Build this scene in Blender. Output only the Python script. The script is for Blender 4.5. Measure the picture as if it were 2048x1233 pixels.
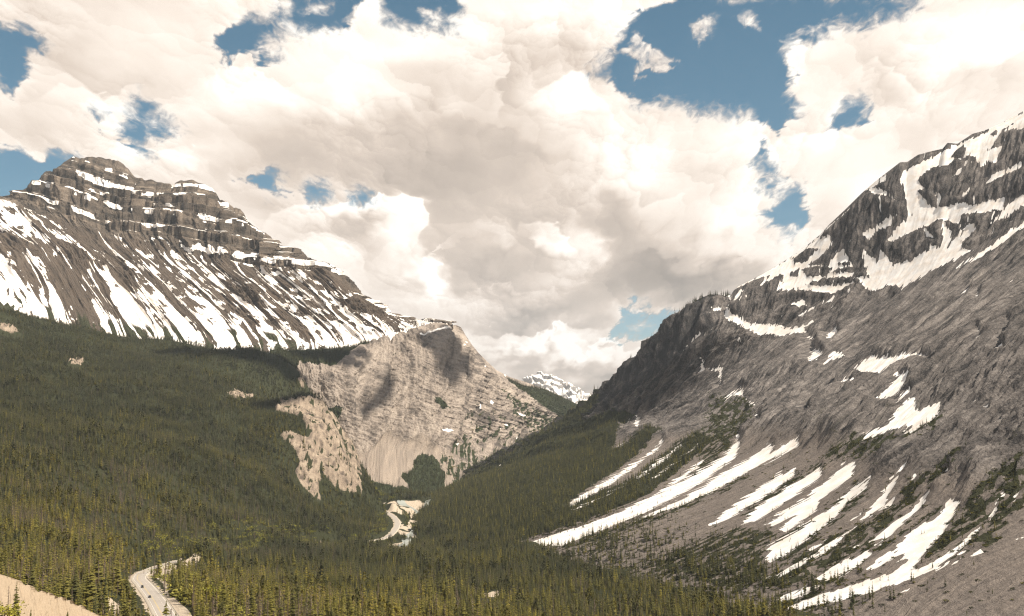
import bpy, math, random, os
import numpy as np
from mathutils import Vector, Matrix

# ------------------------------------------------------------------ camera, world, sun
FPX = 2196.0                      # focal length in pixels of the 2048 px wide frame
HV = 830.0                        # image row of the true horizon
HAZE = 2.1e-5                     # density of the air
PITCH = math.atan((HV - 616.5) / FPX)
scene = bpy.context.scene
for o in list(bpy.data.objects):
    bpy.data.objects.remove(o, do_unlink=True)
cam_data = bpy.data.cameras.new("camera")
cam_data.sensor_width = 36.0
cam_data.lens = 36.0 * FPX / 2048.0
cam_data.clip_start = 1.0
cam_data.clip_end = 200000.0
cam = bpy.data.objects.new("camera", cam_data)
cam.rotation_euler = (math.pi / 2 + PITCH, 0, 0)
scene.collection.objects.link(cam)
scene.camera = cam

SUN_EL = math.radians(54)
SUN_AZ = math.radians(112)        # clockwise from the view direction (+Y)
sun_dir = Vector((math.sin(SUN_AZ) * math.cos(SUN_EL), math.cos(SUN_AZ) * math.cos(SUN_EL), math.sin(SUN_EL)))
world = bpy.data.worlds.new("World")
scene.world = world
world.use_nodes = True
wn = world.node_tree
wn.nodes.clear()
w_out = wn.nodes.new("ShaderNodeOutputWorld")
w_bg = wn.nodes.new("ShaderNodeBackground")
w_sky = wn.nodes.new("ShaderNodeTexSky")
w_sky.sky_type = 'NISHITA'
w_sky.sun_disc = False
w_sky.sun_elevation = SUN_EL
w_sky.sun_rotation = SUN_AZ
w_sky.altitude = 2000
w_sky.air_density = 1.0
w_sky.dust_density = 0.6
w_sky.ozone_density = 1.0
w_hsv = wn.nodes.new("ShaderNodeHueSaturation")
w_hsv.inputs['Hue'].default_value = 0.472
w_hsv.inputs['Saturation'].default_value = 1.15
w_hsv.inputs['Value'].default_value = 0.52
w_bg.inputs['Strength'].default_value = 0.075
wn.links.new(w_sky.outputs[0], w_hsv.inputs['Color'])
wn.links.new(w_hsv.outputs[0], w_bg.inputs[0])
wn.links.new(w_bg.outputs[0], w_out.inputs[0])

sun_data = bpy.data.lights.new("sun", 'SUN')
sun_data.energy = 4.4
sun_data.angle = math.radians(0.5)
sun_data.color = (1.0, 0.90, 0.76)
sun = bpy.data.objects.new("sun", sun_data)
sun.rotation_euler = (-sun_dir).to_track_quat('-Z', 'Y').to_euler()
sun.location = (0, 0, 3000)
scene.collection.objects.link(sun)

scene.view_settings.view_transform = 'Standard'
scene.view_settings.look = 'None'
scene.view_settings.exposure = 1.12
scene.view_settings.gamma = 1.0
scene.render.engine = 'CYCLES'
scene.cycles.use_denoising = True
scene.cycles.denoising_prefilter = 'NONE'
scene.cycles.max_bounces = 4
scene.cycles.diffuse_bounces = 2
scene.cycles.volume_bounces = 0
scene.cycles.transparent_max_bounces = 8
scene.cycles.filter_width = 1.2

# ------------------------------------------------------------------ maths helpers
cp, sp = math.cos(PITCH), math.sin(PITCH)

def unproj(u, v, Y):
    """photo pixel + distance along +Y -> world position (camera at the origin)."""
    u = np.asarray(u, float); v = np.asarray(v, float); Y = np.asarray(Y, float)
    x = (u - 1024.0) / FPX
    y = (616.5 - v) / FPX
    dy = cp - y * sp
    dz = sp + y * cp
    return np.stack([x / dy * Y, Y, dz / dy * Y], -1)

def proj(P):
    X, Y, Z = P[..., 0], P[..., 1], P[..., 2]
    d = Y * cp + Z * sp
    h = -Y * sp + Z * cp
    d = np.maximum(d, 1e-3)
    return 1024 + FPX * X / d, 616.5 - FPX * h / d

_rng = np.random.RandomState(11)
_PERM = _rng.permutation(4096).astype(np.int32)
_ANG = _rng.rand(4096).astype(np.float32) * 6.2831853
_GX, _GY = np.cos(_ANG), np.sin(_ANG)
_VAL = (_rng.rand(4096).astype(np.float32) * 2 - 1)

def n2(x, y, seed=0):
    """2D gradient noise, about -1..1"""
    x = np.asarray(x, np.float32); y = np.asarray(y, np.float32)
    xi = np.floor(x).astype(np.int32); yi = np.floor(y).astype(np.int32)
    xf = x - xi; yf = y - yi
    uu = xf * xf * xf * (xf * (xf * 6 - 15) + 10); vv = yf * yf * yf * (yf * (yf * 6 - 15) + 10)
    def g(ix, iy, fx, fy):
        h = _PERM[(_PERM[(ix + seed * 57) & 4095] + iy + seed * 131) & 4095]
        return _GX[h] * fx + _GY[h] * fy
    a = g(xi, yi, xf, yf); b = g(xi + 1, yi, xf - 1, yf)
    c = g(xi, yi + 1, xf, yf - 1); d = g(xi + 1, yi + 1, xf - 1, yf - 1)
    return ((a + (b - a) * uu) * (1 - vv) + (c + (d - c) * uu) * vv) * 1.5

def fbm(x, y, oct=5, seed=0, gain=0.5, lac=2.03):
    r = 0; a = 1; t = 0
    for k in range(oct):
        r = r + a * n2(x, y, seed + k * 7); t += a
        x = x * lac + 17.3; y = y * lac + 5.1; a *= gain
    return r / t * 1.6

def ridged(x, y, oct=5, seed=0, gain=0.5, lac=2.07):
    r = 0; a = 1; t = 0
    for k in range(oct):
        r = r + a * (1 - 2 * np.abs(n2(x, y, seed + k * 7))); t += a
        x = x * lac + 11.3; y = y * lac + 3.7; a *= gain
    return r / t

def worley(x, y, seed=0):
    x = np.asarray(x, np.float32); y = np.asarray(y, np.float32)
    xi = np.floor(x).astype(np.int32); yi = np.floor(y).astype(np.int32)
    best = np.full(x.shape, 9.0, np.float32)
    for dx in (-1, 0, 1):
        for dy in (-1, 0, 1):
            cx = xi + dx; cy = yi + dy
            h = _PERM[(_PERM[(cx + seed * 57) & 4095] + cy + seed * 131) & 4095]
            px = cx + 0.5 + 0.45 * _VAL[h]; py = cy + 0.5 + 0.45 * _VAL[(h + 977) & 4095]
            best = np.minimum(best, (x - px) ** 2 + (y - py) ** 2)
    return np.sqrt(best)

def sstep(a, b, x):
    t = np.clip((x - a) / (b - a), 0, 1)
    return t * t * (3 - 2 * t)

def sdf_poly(u, v, poly, pad=40.0):
    """signed distance in photo pixels to a polygon, negative inside (capped at +pad)"""
    P = np.array(poly, float)
    out = np.full(u.shape, pad, np.float32)
    m = (u > P[:, 0].min() - pad) & (u < P[:, 0].max() + pad) & (v > P[:, 1].min() - pad) & (v < P[:, 1].max() + pad)
    if not m.any():
        return out
    x = u[m]; y = v[m]
    d = np.full(x.shape, 1e9); ins = np.zeros(x.shape, bool)
    n = len(P)
    for i in range(n):
        a = P[i]; b = P[(i + 1) % n]
        ex, ey = b - a
        wx = x - a[0]; wy = y - a[1]
        t = np.clip((wx * ex + wy * ey) / max(ex * ex + ey * ey, 1e-9), 0, 1)
        d = np.minimum(d, (wx - t * ex) ** 2 + (wy - t * ey) ** 2)
        if ey != 0:
            c = ((a[1] > y) != (b[1] > y))
            ins ^= c & (x < ex * (y - a[1]) / ey + a[0])
    d = np.sqrt(d)
    out[m] = np.minimum(np.where(ins, -d, d), pad)
    return out

def sdf_union(u, v, polys, pad=40.0):
    r = np.full(u.shape, pad, np.float32)
    for p in polys:
        r = np.minimum(r, sdf_poly(u, v, p, pad))
    return r

def aff(pts, s, ox, oy):
    return [(ox + x / s, oy + y / s) for x, y in pts]

def pchip(xk, yk, x):
    """smooth monotone interpolation, yk (n,) or (n,k)"""
    xk = np.asarray(xk, float); yk = np.asarray(yk, float)
    one = yk.ndim == 1
    if one: yk = yk[:, None]
    h = np.diff(xk)[:, None]; dl = np.diff(yk, axis=0) / h
    m = np.zeros_like(yk)
    for i in range(1, len(xk) - 1):
        p = dl[i - 1] * dl[i]
        w1 = 2 * h[i] + h[i - 1]; w2 = h[i] + 2 * h[i - 1]
        with np.errstate(divide='ignore', invalid='ignore'):
            hm = (w1 + w2) / (w1 / dl[i - 1] + w2 / dl[i])
        m[i] = np.where(p > 0, hm, 0)
    m[0] = dl[0]; m[-1] = dl[-1]
    i = np.clip(np.searchsorted(xk, x) - 1, 0, len(xk) - 2)
    hh = (xk[i + 1] - xk[i])[:, None]; t = ((x - xk[i])[:, None]) / hh
    t2 = t * t; t3 = t2 * t
    r = (2 * t3 - 3 * t2 + 1) * yk[i] + (t3 - 2 * t2 + t) * hh * m[i] + (-2 * t3 + 3 * t2) * yk[i + 1] + (t3 - t2) * hh * m[i + 1]
    return r[:, 0] if one else r

def loft(curves, ss, tt):
    """curves: [(t, [(s,u,v,Y),...], sharp)].  returns P[t, s, 3]; t is monotone-cubic between curves"""
    rows = []
    for t, pts, sharp in curves:
        a = np.array(pts, float)
        if sharp:
            u = np.interp(ss, a[:, 0], a[:, 1]); v = np.interp(ss, a[:, 0], a[:, 2]); Y = np.interp(ss, a[:, 0], a[:, 3])
        else:
            u, v, Y = pchip(a[:, 0], a[:, 1], ss), pchip(a[:, 0], a[:, 2], ss), pchip(a[:, 0], a[:, 3], ss)
        rows.append(unproj(u, v, Y))
    R = np.stack(rows, 0)
    tk = [c[0] for c in curves]
    out = pchip(tk, R.reshape(len(tk), -1), np.asarray(tt))
    return out.reshape(len(tt), len(ss), 3)

def grid_normals(P):
    du = np.gradient(P, axis=1); dv = np.gradient(P, axis=0)
    n = np.cross(du, dv)
    n /= np.maximum(np.linalg.norm(n, axis=-1, keepdims=True), 1e-9)
    flip = np.where(n[..., 2:3] < 0, -1, 1)
    return n * flip

def grid_mesh(name, P, mat, attrs=None, kind='structure', label=None, flip=False):
    nt, ns = P.shape[:2]
    me = bpy.data.meshes.new(name)
    nv = nt * ns
    me.vertices.add(nv)
    me.vertices.foreach_set("co", P.reshape(-1, 3).astype(np.float32).ravel())
    idx = np.arange(nv, dtype=np.int32).reshape(nt, ns)
    q = np.stack([idx[:-1, :-1], idx[1:, :-1], idx[1:, 1:], idx[:-1, 1:]], -1).reshape(-1, 4)
    if flip: q = q[:, ::-1]
    nf = len(q)
    me.loops.add(nf * 4)
    me.loops.foreach_set("vertex_index", np.ascontiguousarray(q).ravel())
    me.polygons.add(nf)
    me.polygons.foreach_set("loop_start", np.arange(nf, dtype=np.int32) * 4)
    me.polygons.foreach_set("loop_total", np.full(nf, 4, np.int32))
    me.polygons.foreach_set("use_smooth", np.ones(nf, bool))
    me.update(calc_edges=True)
    for k, a in (attrs or {}).items():
        at = me.attributes.new(k, 'FLOAT', 'POINT')
        at.data.foreach_set("value", a.astype(np.float32).ravel())
    me.materials.append(mat)
    ob = bpy.data.objects.new(name, me)
    scene.collection.objects.link(ob)
    ob['kind'] = kind
    if label: ob['label'] = label
    return ob

# ------------------------------------------------------------------ node helpers
class NT:
    def __init__(self, name):
        self.m = bpy.data.materials.new(name)
        self.m.use_nodes = True
        self.t = self.m.node_tree
        self.t.nodes.clear()
        self.out = self.t.nodes.new("ShaderNodeOutputMaterial")
    def n(self, typ, **kw):
        nd = self.t.nodes.new(typ)
        for k, v in kw.items(): setattr(nd, k, v)
        return nd
    def l(self, a, b): self.t.links.new(a, b)
    def setin(self, sock, v):
        if isinstance(v, bpy.types.NodeSocket): self.l(v, sock)
        else: sock.default_value = v
    def attr(self, name, typ='GEOMETRY'):
        return self.n("ShaderNodeAttribute", attribute_name=name, attribute_type=typ).outputs['Fac']
    def math(self, op, a, b=0.0, c=0.0, clamp=False):
        nd = self.n("ShaderNodeMath", operation=op, use_clamp=clamp)
        self.setin(nd.inputs[0], a); self.setin(nd.inputs[1], b); self.setin(nd.inputs[2], c)
        return nd.outputs[0]
    def mapr(self, x, a, b, c=0.0, d=1.0, smooth=False):
        nd = self.n("ShaderNodeMapRange")
        if smooth: nd.interpolation_type = 'SMOOTHSTEP'
        for s, v in zip(range(5), (x, a, b, c, d)): self.setin(nd.inputs[s], v)
        return nd.outputs[0]
    def mix(self, f, a, b, mode='MIX'):
        nd = self.n("ShaderNodeMix", data_type='RGBA', blend_type=mode)
        self.setin(nd.inputs[0], f)
        for s, v in ((nd.inputs[6], a), (nd.inputs[7], b)):
            if isinstance(v, tuple): v = (v[0], v[1], v[2], 1)
            self.setin(s, v)
        return nd.outputs[2]
    def pos(self):
        return self.n("ShaderNodeNewGeometry").outputs['Position']
    def scale(self, vec, s, rot=(0, 0, 0)):
        nd = self.n("ShaderNodeMapping")
        self.l(vec, nd.inputs['Vector'])
        nd.inputs['Scale'].default_value = s; nd.inputs['Rotation'].default_value = rot
        return nd.outputs[0]
    def noise(self, vec, scale, detail=4.0, rough=0.55, dist=0.0):
        nd = self.n("ShaderNodeTexNoise")
        self.l(vec, nd.inputs['Vector'])
        nd.inputs['Scale'].default_value = scale; nd.inputs['Detail'].default_value = detail
        nd.inputs['Roughness'].default_value = rough; nd.inputs['Distortion'].default_value = dist
        return nd.outputs[0]
    def bump(self, h, strength, dist):
        nd = self.n("ShaderNodeBump")
        self.l(h, nd.inputs['Height'])
        nd.inputs['Strength'].default_value = strength; nd.inputs['Distance'].default_value = dist
        return nd.outputs[0]
    def bsdf(self, col, rough=0.9, normal=None, spec=0.2):
        nd = self.n("ShaderNodeBsdfPrincipled")
        self.setin(nd.inputs['Base Color'], (col + (1,)) if isinstance(col, tuple) else col)
        self.setin(nd.inputs['Roughness'], rough)
        nd.inputs['Specular IOR Level'].default_value = spec
        if normal is not None: self.l(normal, nd.inputs['Normal'])
        return nd
    def done(self, surf):
        self.l(surf, self.out.inputs['Surface'])
        return self.m

def terrain_mat(name, dark, mid, light, veg=(0.045, 0.052, 0.026), scree=None, snow=(0.86, 0.85, 0.84), nscale=0.02, bump=6.0, snow_noise=0.45, contrast=1.0, flow=0.0):
    """rock of three tones, plants and snow, each by an attribute of the surface; fine detail from noise in metres"""
    N = NT(name)
    p = N.pos()
    a_snow, a_veg, a_tone, a_scr = N.attr('snow'), N.attr('veg'), N.attr('tone'), N.attr('scree')
    big = N.noise(p, nscale, 6.0, 0.62)
    fine = N.noise(p, nscale * 9, 4.0, 0.65)
    f = N.math('ADD', N.math('MULTIPLY', N.math('SUBTRACT', big, 0.5), 0.9 * contrast), a_tone)
    f = N.math('ADD', f, N.math('MULTIPLY', N.math('SUBTRACT', fine, 0.5), 0.8 * contrast))
    if flow:      # fine stripes along beds or down the fall line, in metres across and along
        cb = N.n("ShaderNodeCombineXYZ")
        N.l(N.math('MULTIPLY', N.attr('fa'), 0.11), cb.inputs[0]); N.l(N.math('MULTIPLY', N.attr('fl'), 0.014), cb.inputs[1])
        str1 = N.noise(cb.outputs[0], 1.0, 5.0, 0.68, 0.3)
        str2 = N.noise(cb.outputs[0], 0.31, 3.0, 0.6)
        sv = N.math('ADD', N.math('SUBTRACT', str1, 0.5), N.math('MULTIPLY', N.math('SUBTRACT', str2, 0.5), 0.7))
        f = N.math('ADD', f, N.math('MULTIPLY', sv, flow))
    ramp = N.n("ShaderNodeValToRGB")
    N.l(f, ramp.inputs[0])
    e = ramp.color_ramp.elements
    e[0].position = 0.15; e[0].color = dark + (1,)
    e[1].position = 0.9; e[1].color = light + (1,)
    m = e.new(0.52); m.color = mid + (1,)
    col = ramp.outputs[0]
    sc = scree or mid
    g2 = N.noise(p, nscale * 30, 3.0, 0.7)
    scol = N.mix(N.mapr(g2, 0.3, 0.7), tuple(c * 0.78 for c in sc), tuple(c * 1.2 for c in sc))
    if flow: scol = N.mix(N.mapr(sv, -0.25, 0.25), N.mix(1.0, scol, (0.66, 0.66, 0.67), 'MULTIPLY'), N.mix(1.0, scol, (1.25, 1.22, 1.18), 'MULTIPLY'))
    col = N.mix(N.mapr(N.math('ADD', a_scr, N.math('MULTIPLY', N.math('SUBTRACT', fine, 0.5), 0.5)), 0.3, 0.7), col, scol)
    vcol = N.mix(N.mapr(g2, 0.3, 0.7), tuple(c * 0.6 for c in veg), tuple(c * 1.35 for c in veg))
    vf = N.mapr(N.math('ADD', a_veg, N.math('MULTIPLY', N.math('SUBTRACT', fine, 0.5), 0.9)), 0.42, 0.58)
    col = N.mix(vf, col, vcol)
    sf = N.mapr(N.math('ADD', a_snow, N.math('MULTIPLY', N.math('SUBTRACT', fine, 0.5), snow_noise)), 0.46, 0.54)
    dirty = N.mix(N.mapr(big, 0.35, 0.7), snow, tuple(c * k for c, k in zip(snow, (0.86, 0.78, 0.70))))
    col = N.mix(sf, col, dirty)
    if flow:
        fine = N.math('ADD', fine, N.math('MULTIPLY', str1, 1.6))
    hb = N.math('MULTIPLY', N.math('ADD', fine, N.math('MULTIPLY', g2, 0.4)), N.mapr(sf, 0, 1, 1.0, 0.12))
    nrm = N.bump(hb, 0.9, bump)
    return N.done(N.bsdf(col, 0.92, nrm, 0.12).outputs[0])

# ------------------------------------------------------------------ valley ground (one height field)
GC = [  # photo pixel, distance
 (0,1300,330),(340,1340,400),(600,1330,430),(1024,1360,600),(1500,1340,750),(2000,1330,650),
 (-400,1300,400),(200,1235,560),(100,1150,740),(-200,1130,760),(-500,1050,800),
 (340,1233,640),(450,1215,780),(600,1235,620),(800,1240,760),(1024,1236,1000),(1300,1210,1150),(1560,1228,1020),(1750,1290,800),(2000,1400,600),
 (285,1155,1000),(330,1130,1250),(400,1112,1500),(450,1107,1620),(560,1118,1600),(560,1170,1100),(750,1110,1900),(850,1150,1500),
 (1024,1100,1900),(1150,1130,1650),(1040,1090,1950),(640,1085,2000),(740,1085,2220),(790,1062,2450),(840,1080,2300),(860,1045,2650),(765,1012,3000),(830,1003,3250),
 (700,1040,2500),(760,1000,2700),
 (0,1000,1280),(-400,950,1200),(300,1050,1380),(150,1080,1100),(480,1070,1750),(0,1080,980),(-300,1000,1000),
 (0,800,2250),(300,900,2000),(-400,750,2200),(500,940,2200),(150,950,1650),
 (0,625,3250),(-500,560,3200),(150,700,3100),(300,712,3350),(450,700,3700),(560,692,3850),(640,690,3950),(150,850,2250),(420,800,2750),
 (600,1000,2250),(560,810,2950),(620,900,2600),(640,810,2980),(600,745,3400),(665,870,2800),(690,930,2650),(705,985,2560),(560,1050,2000),(650,1050,2150),
 (500,850,2650),(740,1020,2600),(745,985,2800),(790,990,3050),(715,965,2640),(690,890,2760),(675,850,2860),
]
GW = [  # world points under the mountains and far away
 (-300,2950,-235),(-280,3250,-240),(-440,3150,-190),(-500,3300,-150),(-560,3350,-60),(-520,3150,-120),(-330,2750,-215),(-200,3600,-245),(-100,4200,-250),(300,5200,-255),
 (600,1500,-230),(900,1000,-200),(700,2300,-250),(1200,2600,-260),(1500,1500,-250),(200,3300,-262),(400,4200,-262),(-100,2900,-262),
 (-1500,4600,150),(-2500,4500,250),(-600,4700,-60),(-400,3400,-262),(-440,3700,-262),(-480,4000,-240),(-300,4200,-262),(-575,3750,-120),(-560,3560,-100),(-420,3270,-225),(-1500,7000,-200),(2000,5000,-260),
 (-4000,12000,-262),(0,10000,-262),(5000,12000,-262),(0,18000,-262),(-8000,18000,-262),(8000,18000,-262),(2500,8000,-262),
]
_gc = np.array([unproj(*c) for c in GC] + [np.array(w, float) for w in GW])
_gx, _gz = _gc[:, :2] / 1000.0, _gc[:, 2]
_C2 = 0.09 ** 2
def _mq(A, B):
    return np.sqrt(((A[:, None, :] - B[None, :, :]) ** 2).sum(-1) + _C2)
_K = _mq(_gx, _gx)
_Aug = np.block([[_K - np.eye(len(_gx)) * 0.004, np.ones((len(_gx), 1))], [np.ones((1, len(_gx))), np.zeros((1, 1))]])
_W = np.linalg.solve(_Aug, np.append(_gz, 0))

def ground_base(x, y):
    x = np.asarray(x, float); y = np.asarray(y, float)
    q = np.stack([x.ravel(), y.ravel()], -1) / 1000.0
    out = np.empty(len(q))
    for i in range(0, len(q), 60000):
        out[i:i + 60000] = _mq(q[i:i + 60000], _gx) @ _W[:-1] + _W[-1]
    return out.reshape(x.shape)

def catmull(P, step):
    P = np.array(P, float)
    Q = np.vstack([2 * P[0] - P[1], P, 2 * P[-1] - P[-2]])
    out = []
    for i in range(1, len(Q) - 2):
        L = np.linalg.norm(Q[i + 1] - Q[i]); k = max(2, int(L / step))
        for j in range(k):
            t = j / k
            out.append(0.5 * (2 * Q[i] + (Q[i + 1] - Q[i - 1]) * t + (2 * Q[i - 1] - 5 * Q[i] + 4 * Q[i + 1] - Q[i + 2]) * t * t + (-Q[i - 1] + 3 * Q[i] - 3 * Q[i + 1] + Q[i + 2]) * t ** 3))
    out.append(Q[-2])
    return np.array(out)

# the road: points in the photo with their distance
ROAD_UV = [(420,1420,470),(372,1290,560),(336,1236,640),(312,1198,755),(290,1170,880),(279,1156,990),(290,1144,1130),(325,1131,1290),(365,1120,1430),(404,1111.5,1560),(455,1106.5,1700),
           (520,1104,1830),(600,1098,1960),(680,1089,2090),(735,1083,2200),(772,1075,2310),(790,1060,2450),(795,1045,2580),(785,1032,2720),(762,1018,2900),(757,1010,3010),(778,1004.5,3160),(830,1001.5,3330),(900,998,3600)]
road_c = catmull([unproj(*r) for r in ROAD_UV], 6.0)
# even out heights along the road
for _ in range(40):
    road_c[1:-1, 2] = 0.25 * road_c[:-2, 2] + 0.5 * road_c[1:-1, 2] + 0.25 * road_c[2:, 2]
ROAD_HALF = 7.2

def near_road(x, y, rad):
    """distance to the road centre line and its height there, for points within rad"""
    d = np.full(x.shape, 1e6); z = np.zeros(x.shape); side = np.zeros(x.shape)
    m = (y < road_c[:, 1].max() + rad) & (x > road_c[:, 0].min() - rad) & (x < road_c[:, 0].max() + rad) & (y > road_c[:, 1].min() - rad)
    ii = np.flatnonzero(m.ravel())
    xf = x.ravel()[ii]; yf = y.ravel()[ii]
    df = np.full(len(ii), 1e6); zf = np.zeros(len(ii)); sf = np.zeros(len(ii))
    for i in range(len(road_c) - 1):
        a, b = road_c[i], road_c[i + 1]
        sel = np.flatnonzero((np.abs(xf - a[0]) < rad + 8) & (np.abs(yf - a[1]) < rad + 8))
        if not len(sel): continue
        e = b[:2] - a[:2]; wx = xf[sel] - a[0]; wy = yf[sel] - a[1]
        t = np.clip((wx * e[0] + wy * e[1]) / (e @ e), 0, 1)
        dd = np.hypot(wx - t * e[0], wy - t * e[1])
        up = dd < df[sel]
        k = sel[up]
        df[k] = dd[up]; zf[k] = (a[2] + t * (b[2] - a[2]))[up]; sf[k] = np.sign(e[0] * wy[up] - e[1] * wx[up])
    d.ravel()[ii] = df; z.ravel()[ii] = zf; side.ravel()[ii] = sf
    return d, z, side

# rock outcrops in the left forest, gravel flats, river flats (photo outlines, laid on the ground)
OUTCROPS = [
 [(632,766),(660,780),(690,826),(712,880),(722,940),(725,992),(705,985),(700,930),(690,895),(668,850),(646,806),(636,800)],
 [(548,822),(562,806),(590,800),(632,800),(646,806),(668,850),(690,895),(700,930),(708,985),(700,990),(683,985),(660,955),(646,952),(640,900),(618,878),(604,850),(585,832)],
 [(555,871),(585,866),(611,878),(640,884),(661,893),(690,940),(706,984),(690,986),(665,975),(646,952),(640,975),(644,1012),(632,1006),(606,985),(588,952),(600,930),(590,905)],
 [(450,792),(470,786),(520,796),(500,801),(470,800)],
 [(596,715),(604,714),(606,740),(612,775),(604,778),(596,750)],
 [(650,708),(672,702),(690,730),(650,742),(628,760),(606,745),(620,720)],
 [(624,1072),(636,1068),(656,1075),(671,1083),(665,1090),(640,1088),(630,1082)],
 [(0,640),(20,655),(40,672),(12,672),(-20,655)],
 [(140,722),(170,726),(160,738),(135,735)],
]
FLATS = [   # pale river gravel
 [(762,1006),(790,1003),(838,1001),(858,1012),(862,1026),(848,1036),(830,1046),(822,1056),(815,1048),(822,1034),(800,1030),(782,1020),(768,1012)],
 [(792,1060),(815,1052),(826,1052),(820,1066),(830,1072),(834,1077),(818,1076),(800,1070)],
 [(764,1094),(790,1086),(826,1080),(816,1096),(800,1102),(780,1100)],
 [(963,1188),(996,1184),(998,1198),(985,1206),(966,1196)],
]
SAND_SIDES = [   # bare cut banks along the road
 [(300,1142),(330,1128),(404,1116),(398,1128),(370,1140),(345,1150),(318,1152)],
 [(262,1150),(300,1130),(330,1120),(318,1132),(280,1148)],
 [(312,1160),(325,1160),(345,1195),(400,1240),(365,1240),(340,1200)],
 [(200,1198),(240,1210),(300,1240),(220,1240)],
]

def build_ground():
    us = np.concatenate([np.linspace(-900, -60, 90, endpoint=False), np.linspace(-60, 1700, 900, endpoint=False), np.linspace(1700, 2900, 130)])
    Ys = 200.0 * (3800 / 200.0) ** np.linspace(0, 1, 800)
    Ys = np.concatenate([Ys, 3800 * (19000 / 3800.0) ** (np.arange(1, 90) / 89.0)])
    U, YY = np.meshgrid(us, Ys)
    X = (U - 1024) / FPX * YY
    Z = ground_base(X, YY)
    fr = fbm(X / 180, YY / 180, 5, 3)
    P = np.stack([X, YY, Z], -1)
    u, v = proj(P)
    wob = fbm(X / 25, YY / 25, 4, 9) * 5
    oc = sdf_union(u + wob, v + wob * 0.7, OUTCROPS)
    fl = sdf_union(u + wob * .5, v + wob * 0.25, FLATS)
    ss_ = sdf_union(u + wob, v + wob * 0.7, SAND_SIDES)
    rock = sstep(3, -5, oc)
    flat = sstep(1.5, -1.5, fl)
    far = sstep(300, 1200, YY)
    Z = Z + fr * (2 + 10 * far) * (1 - flat) * sstep(6000, 3000, YY)
    Z = Z + rock * (ridged(X / 60, YY / 90, 5, 21) * 16 + ridged(X / 22, YY / 40, 4, 5) * 7)
    d, zr, side = near_road(X, YY, 60)
    k = sstep(34, 9, d)
    Z = Z * (1 - k) + (zr - 0.55) * k
    Z = Z + np.where(d > 9, 0, -0.25) 
    P[..., 2] = Z
    shoulder = sstep(10.5, 8, d + fbm(X / 9, YY / 9, 3, 4) * 3) * (1 - sstep(1950, 2300, YY) * 0.2)
    sand = np.maximum(shoulder, sstep(2, -2, ss_))
    scree = np.maximum(sand, flat)
    attrs = dict(snow=np.zeros_like(Z), veg=np.clip(1 - np.maximum(rock, scree), 0, 1) + rock * 0.8 * sstep(0.18, 0.36, fbm(X / 16, YY / 40, 5, 7, .65)) + flat * .7 * sstep(.1, .3, fbm(X / 30, YY / 90, 3, 13)),
                 tone=0.5 + rock * (ridged(X / 14, YY / 30, 4, 8) - .5) * 0.5, scree=scree)
    mat = terrain_mat("ground_soil_and_rock", (0.10, 0.08, 0.066), (0.27, 0.215, 0.165), (0.42, 0.345, 0.265), veg=(0.035, 0.038, 0.018), scree=(0.46, 0.385, 0.30), nscale=0.03, bump=2.5)
    ob = grid_mesh("ground", P, mat, attrs)
    return P, (u, v), rock, np.maximum(flat, sand), ob

G_P, G_uv, G_rock, G_bare, _ = build_ground()

def ground_at(x, y):
    """height of the finished ground mesh by bilinear lookup"""
    x = np.asarray(x, float); y = np.asarray(y, float)
    us_ = x / y * FPX + 1024
    Ysg = G_P[:, 0, 1]; usg = G_P[0, :, 0] / G_P[0, :, 1] * FPX + 1024
    j = np.clip(np.searchsorted(Ysg, y) - 1, 0, len(Ysg) - 2); i = np.clip(np.searchsorted(usg, us_) - 1, 0, len(usg) - 2)
    fy = np.clip((y - Ysg[j]) / (Ysg[j + 1] - Ysg[j]), 0, 1); fx = np.clip((us_ - usg[i]) / (usg[i + 1] - usg[i]), 0, 1)
    Zg = G_P[..., 2]
    return (Zg[j, i] * (1 - fx) + Zg[j, i + 1] * fx) * (1 - fy) + (Zg[j + 1, i] * (1 - fx) + Zg[j + 1, i + 1] * fx) * fy

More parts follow.
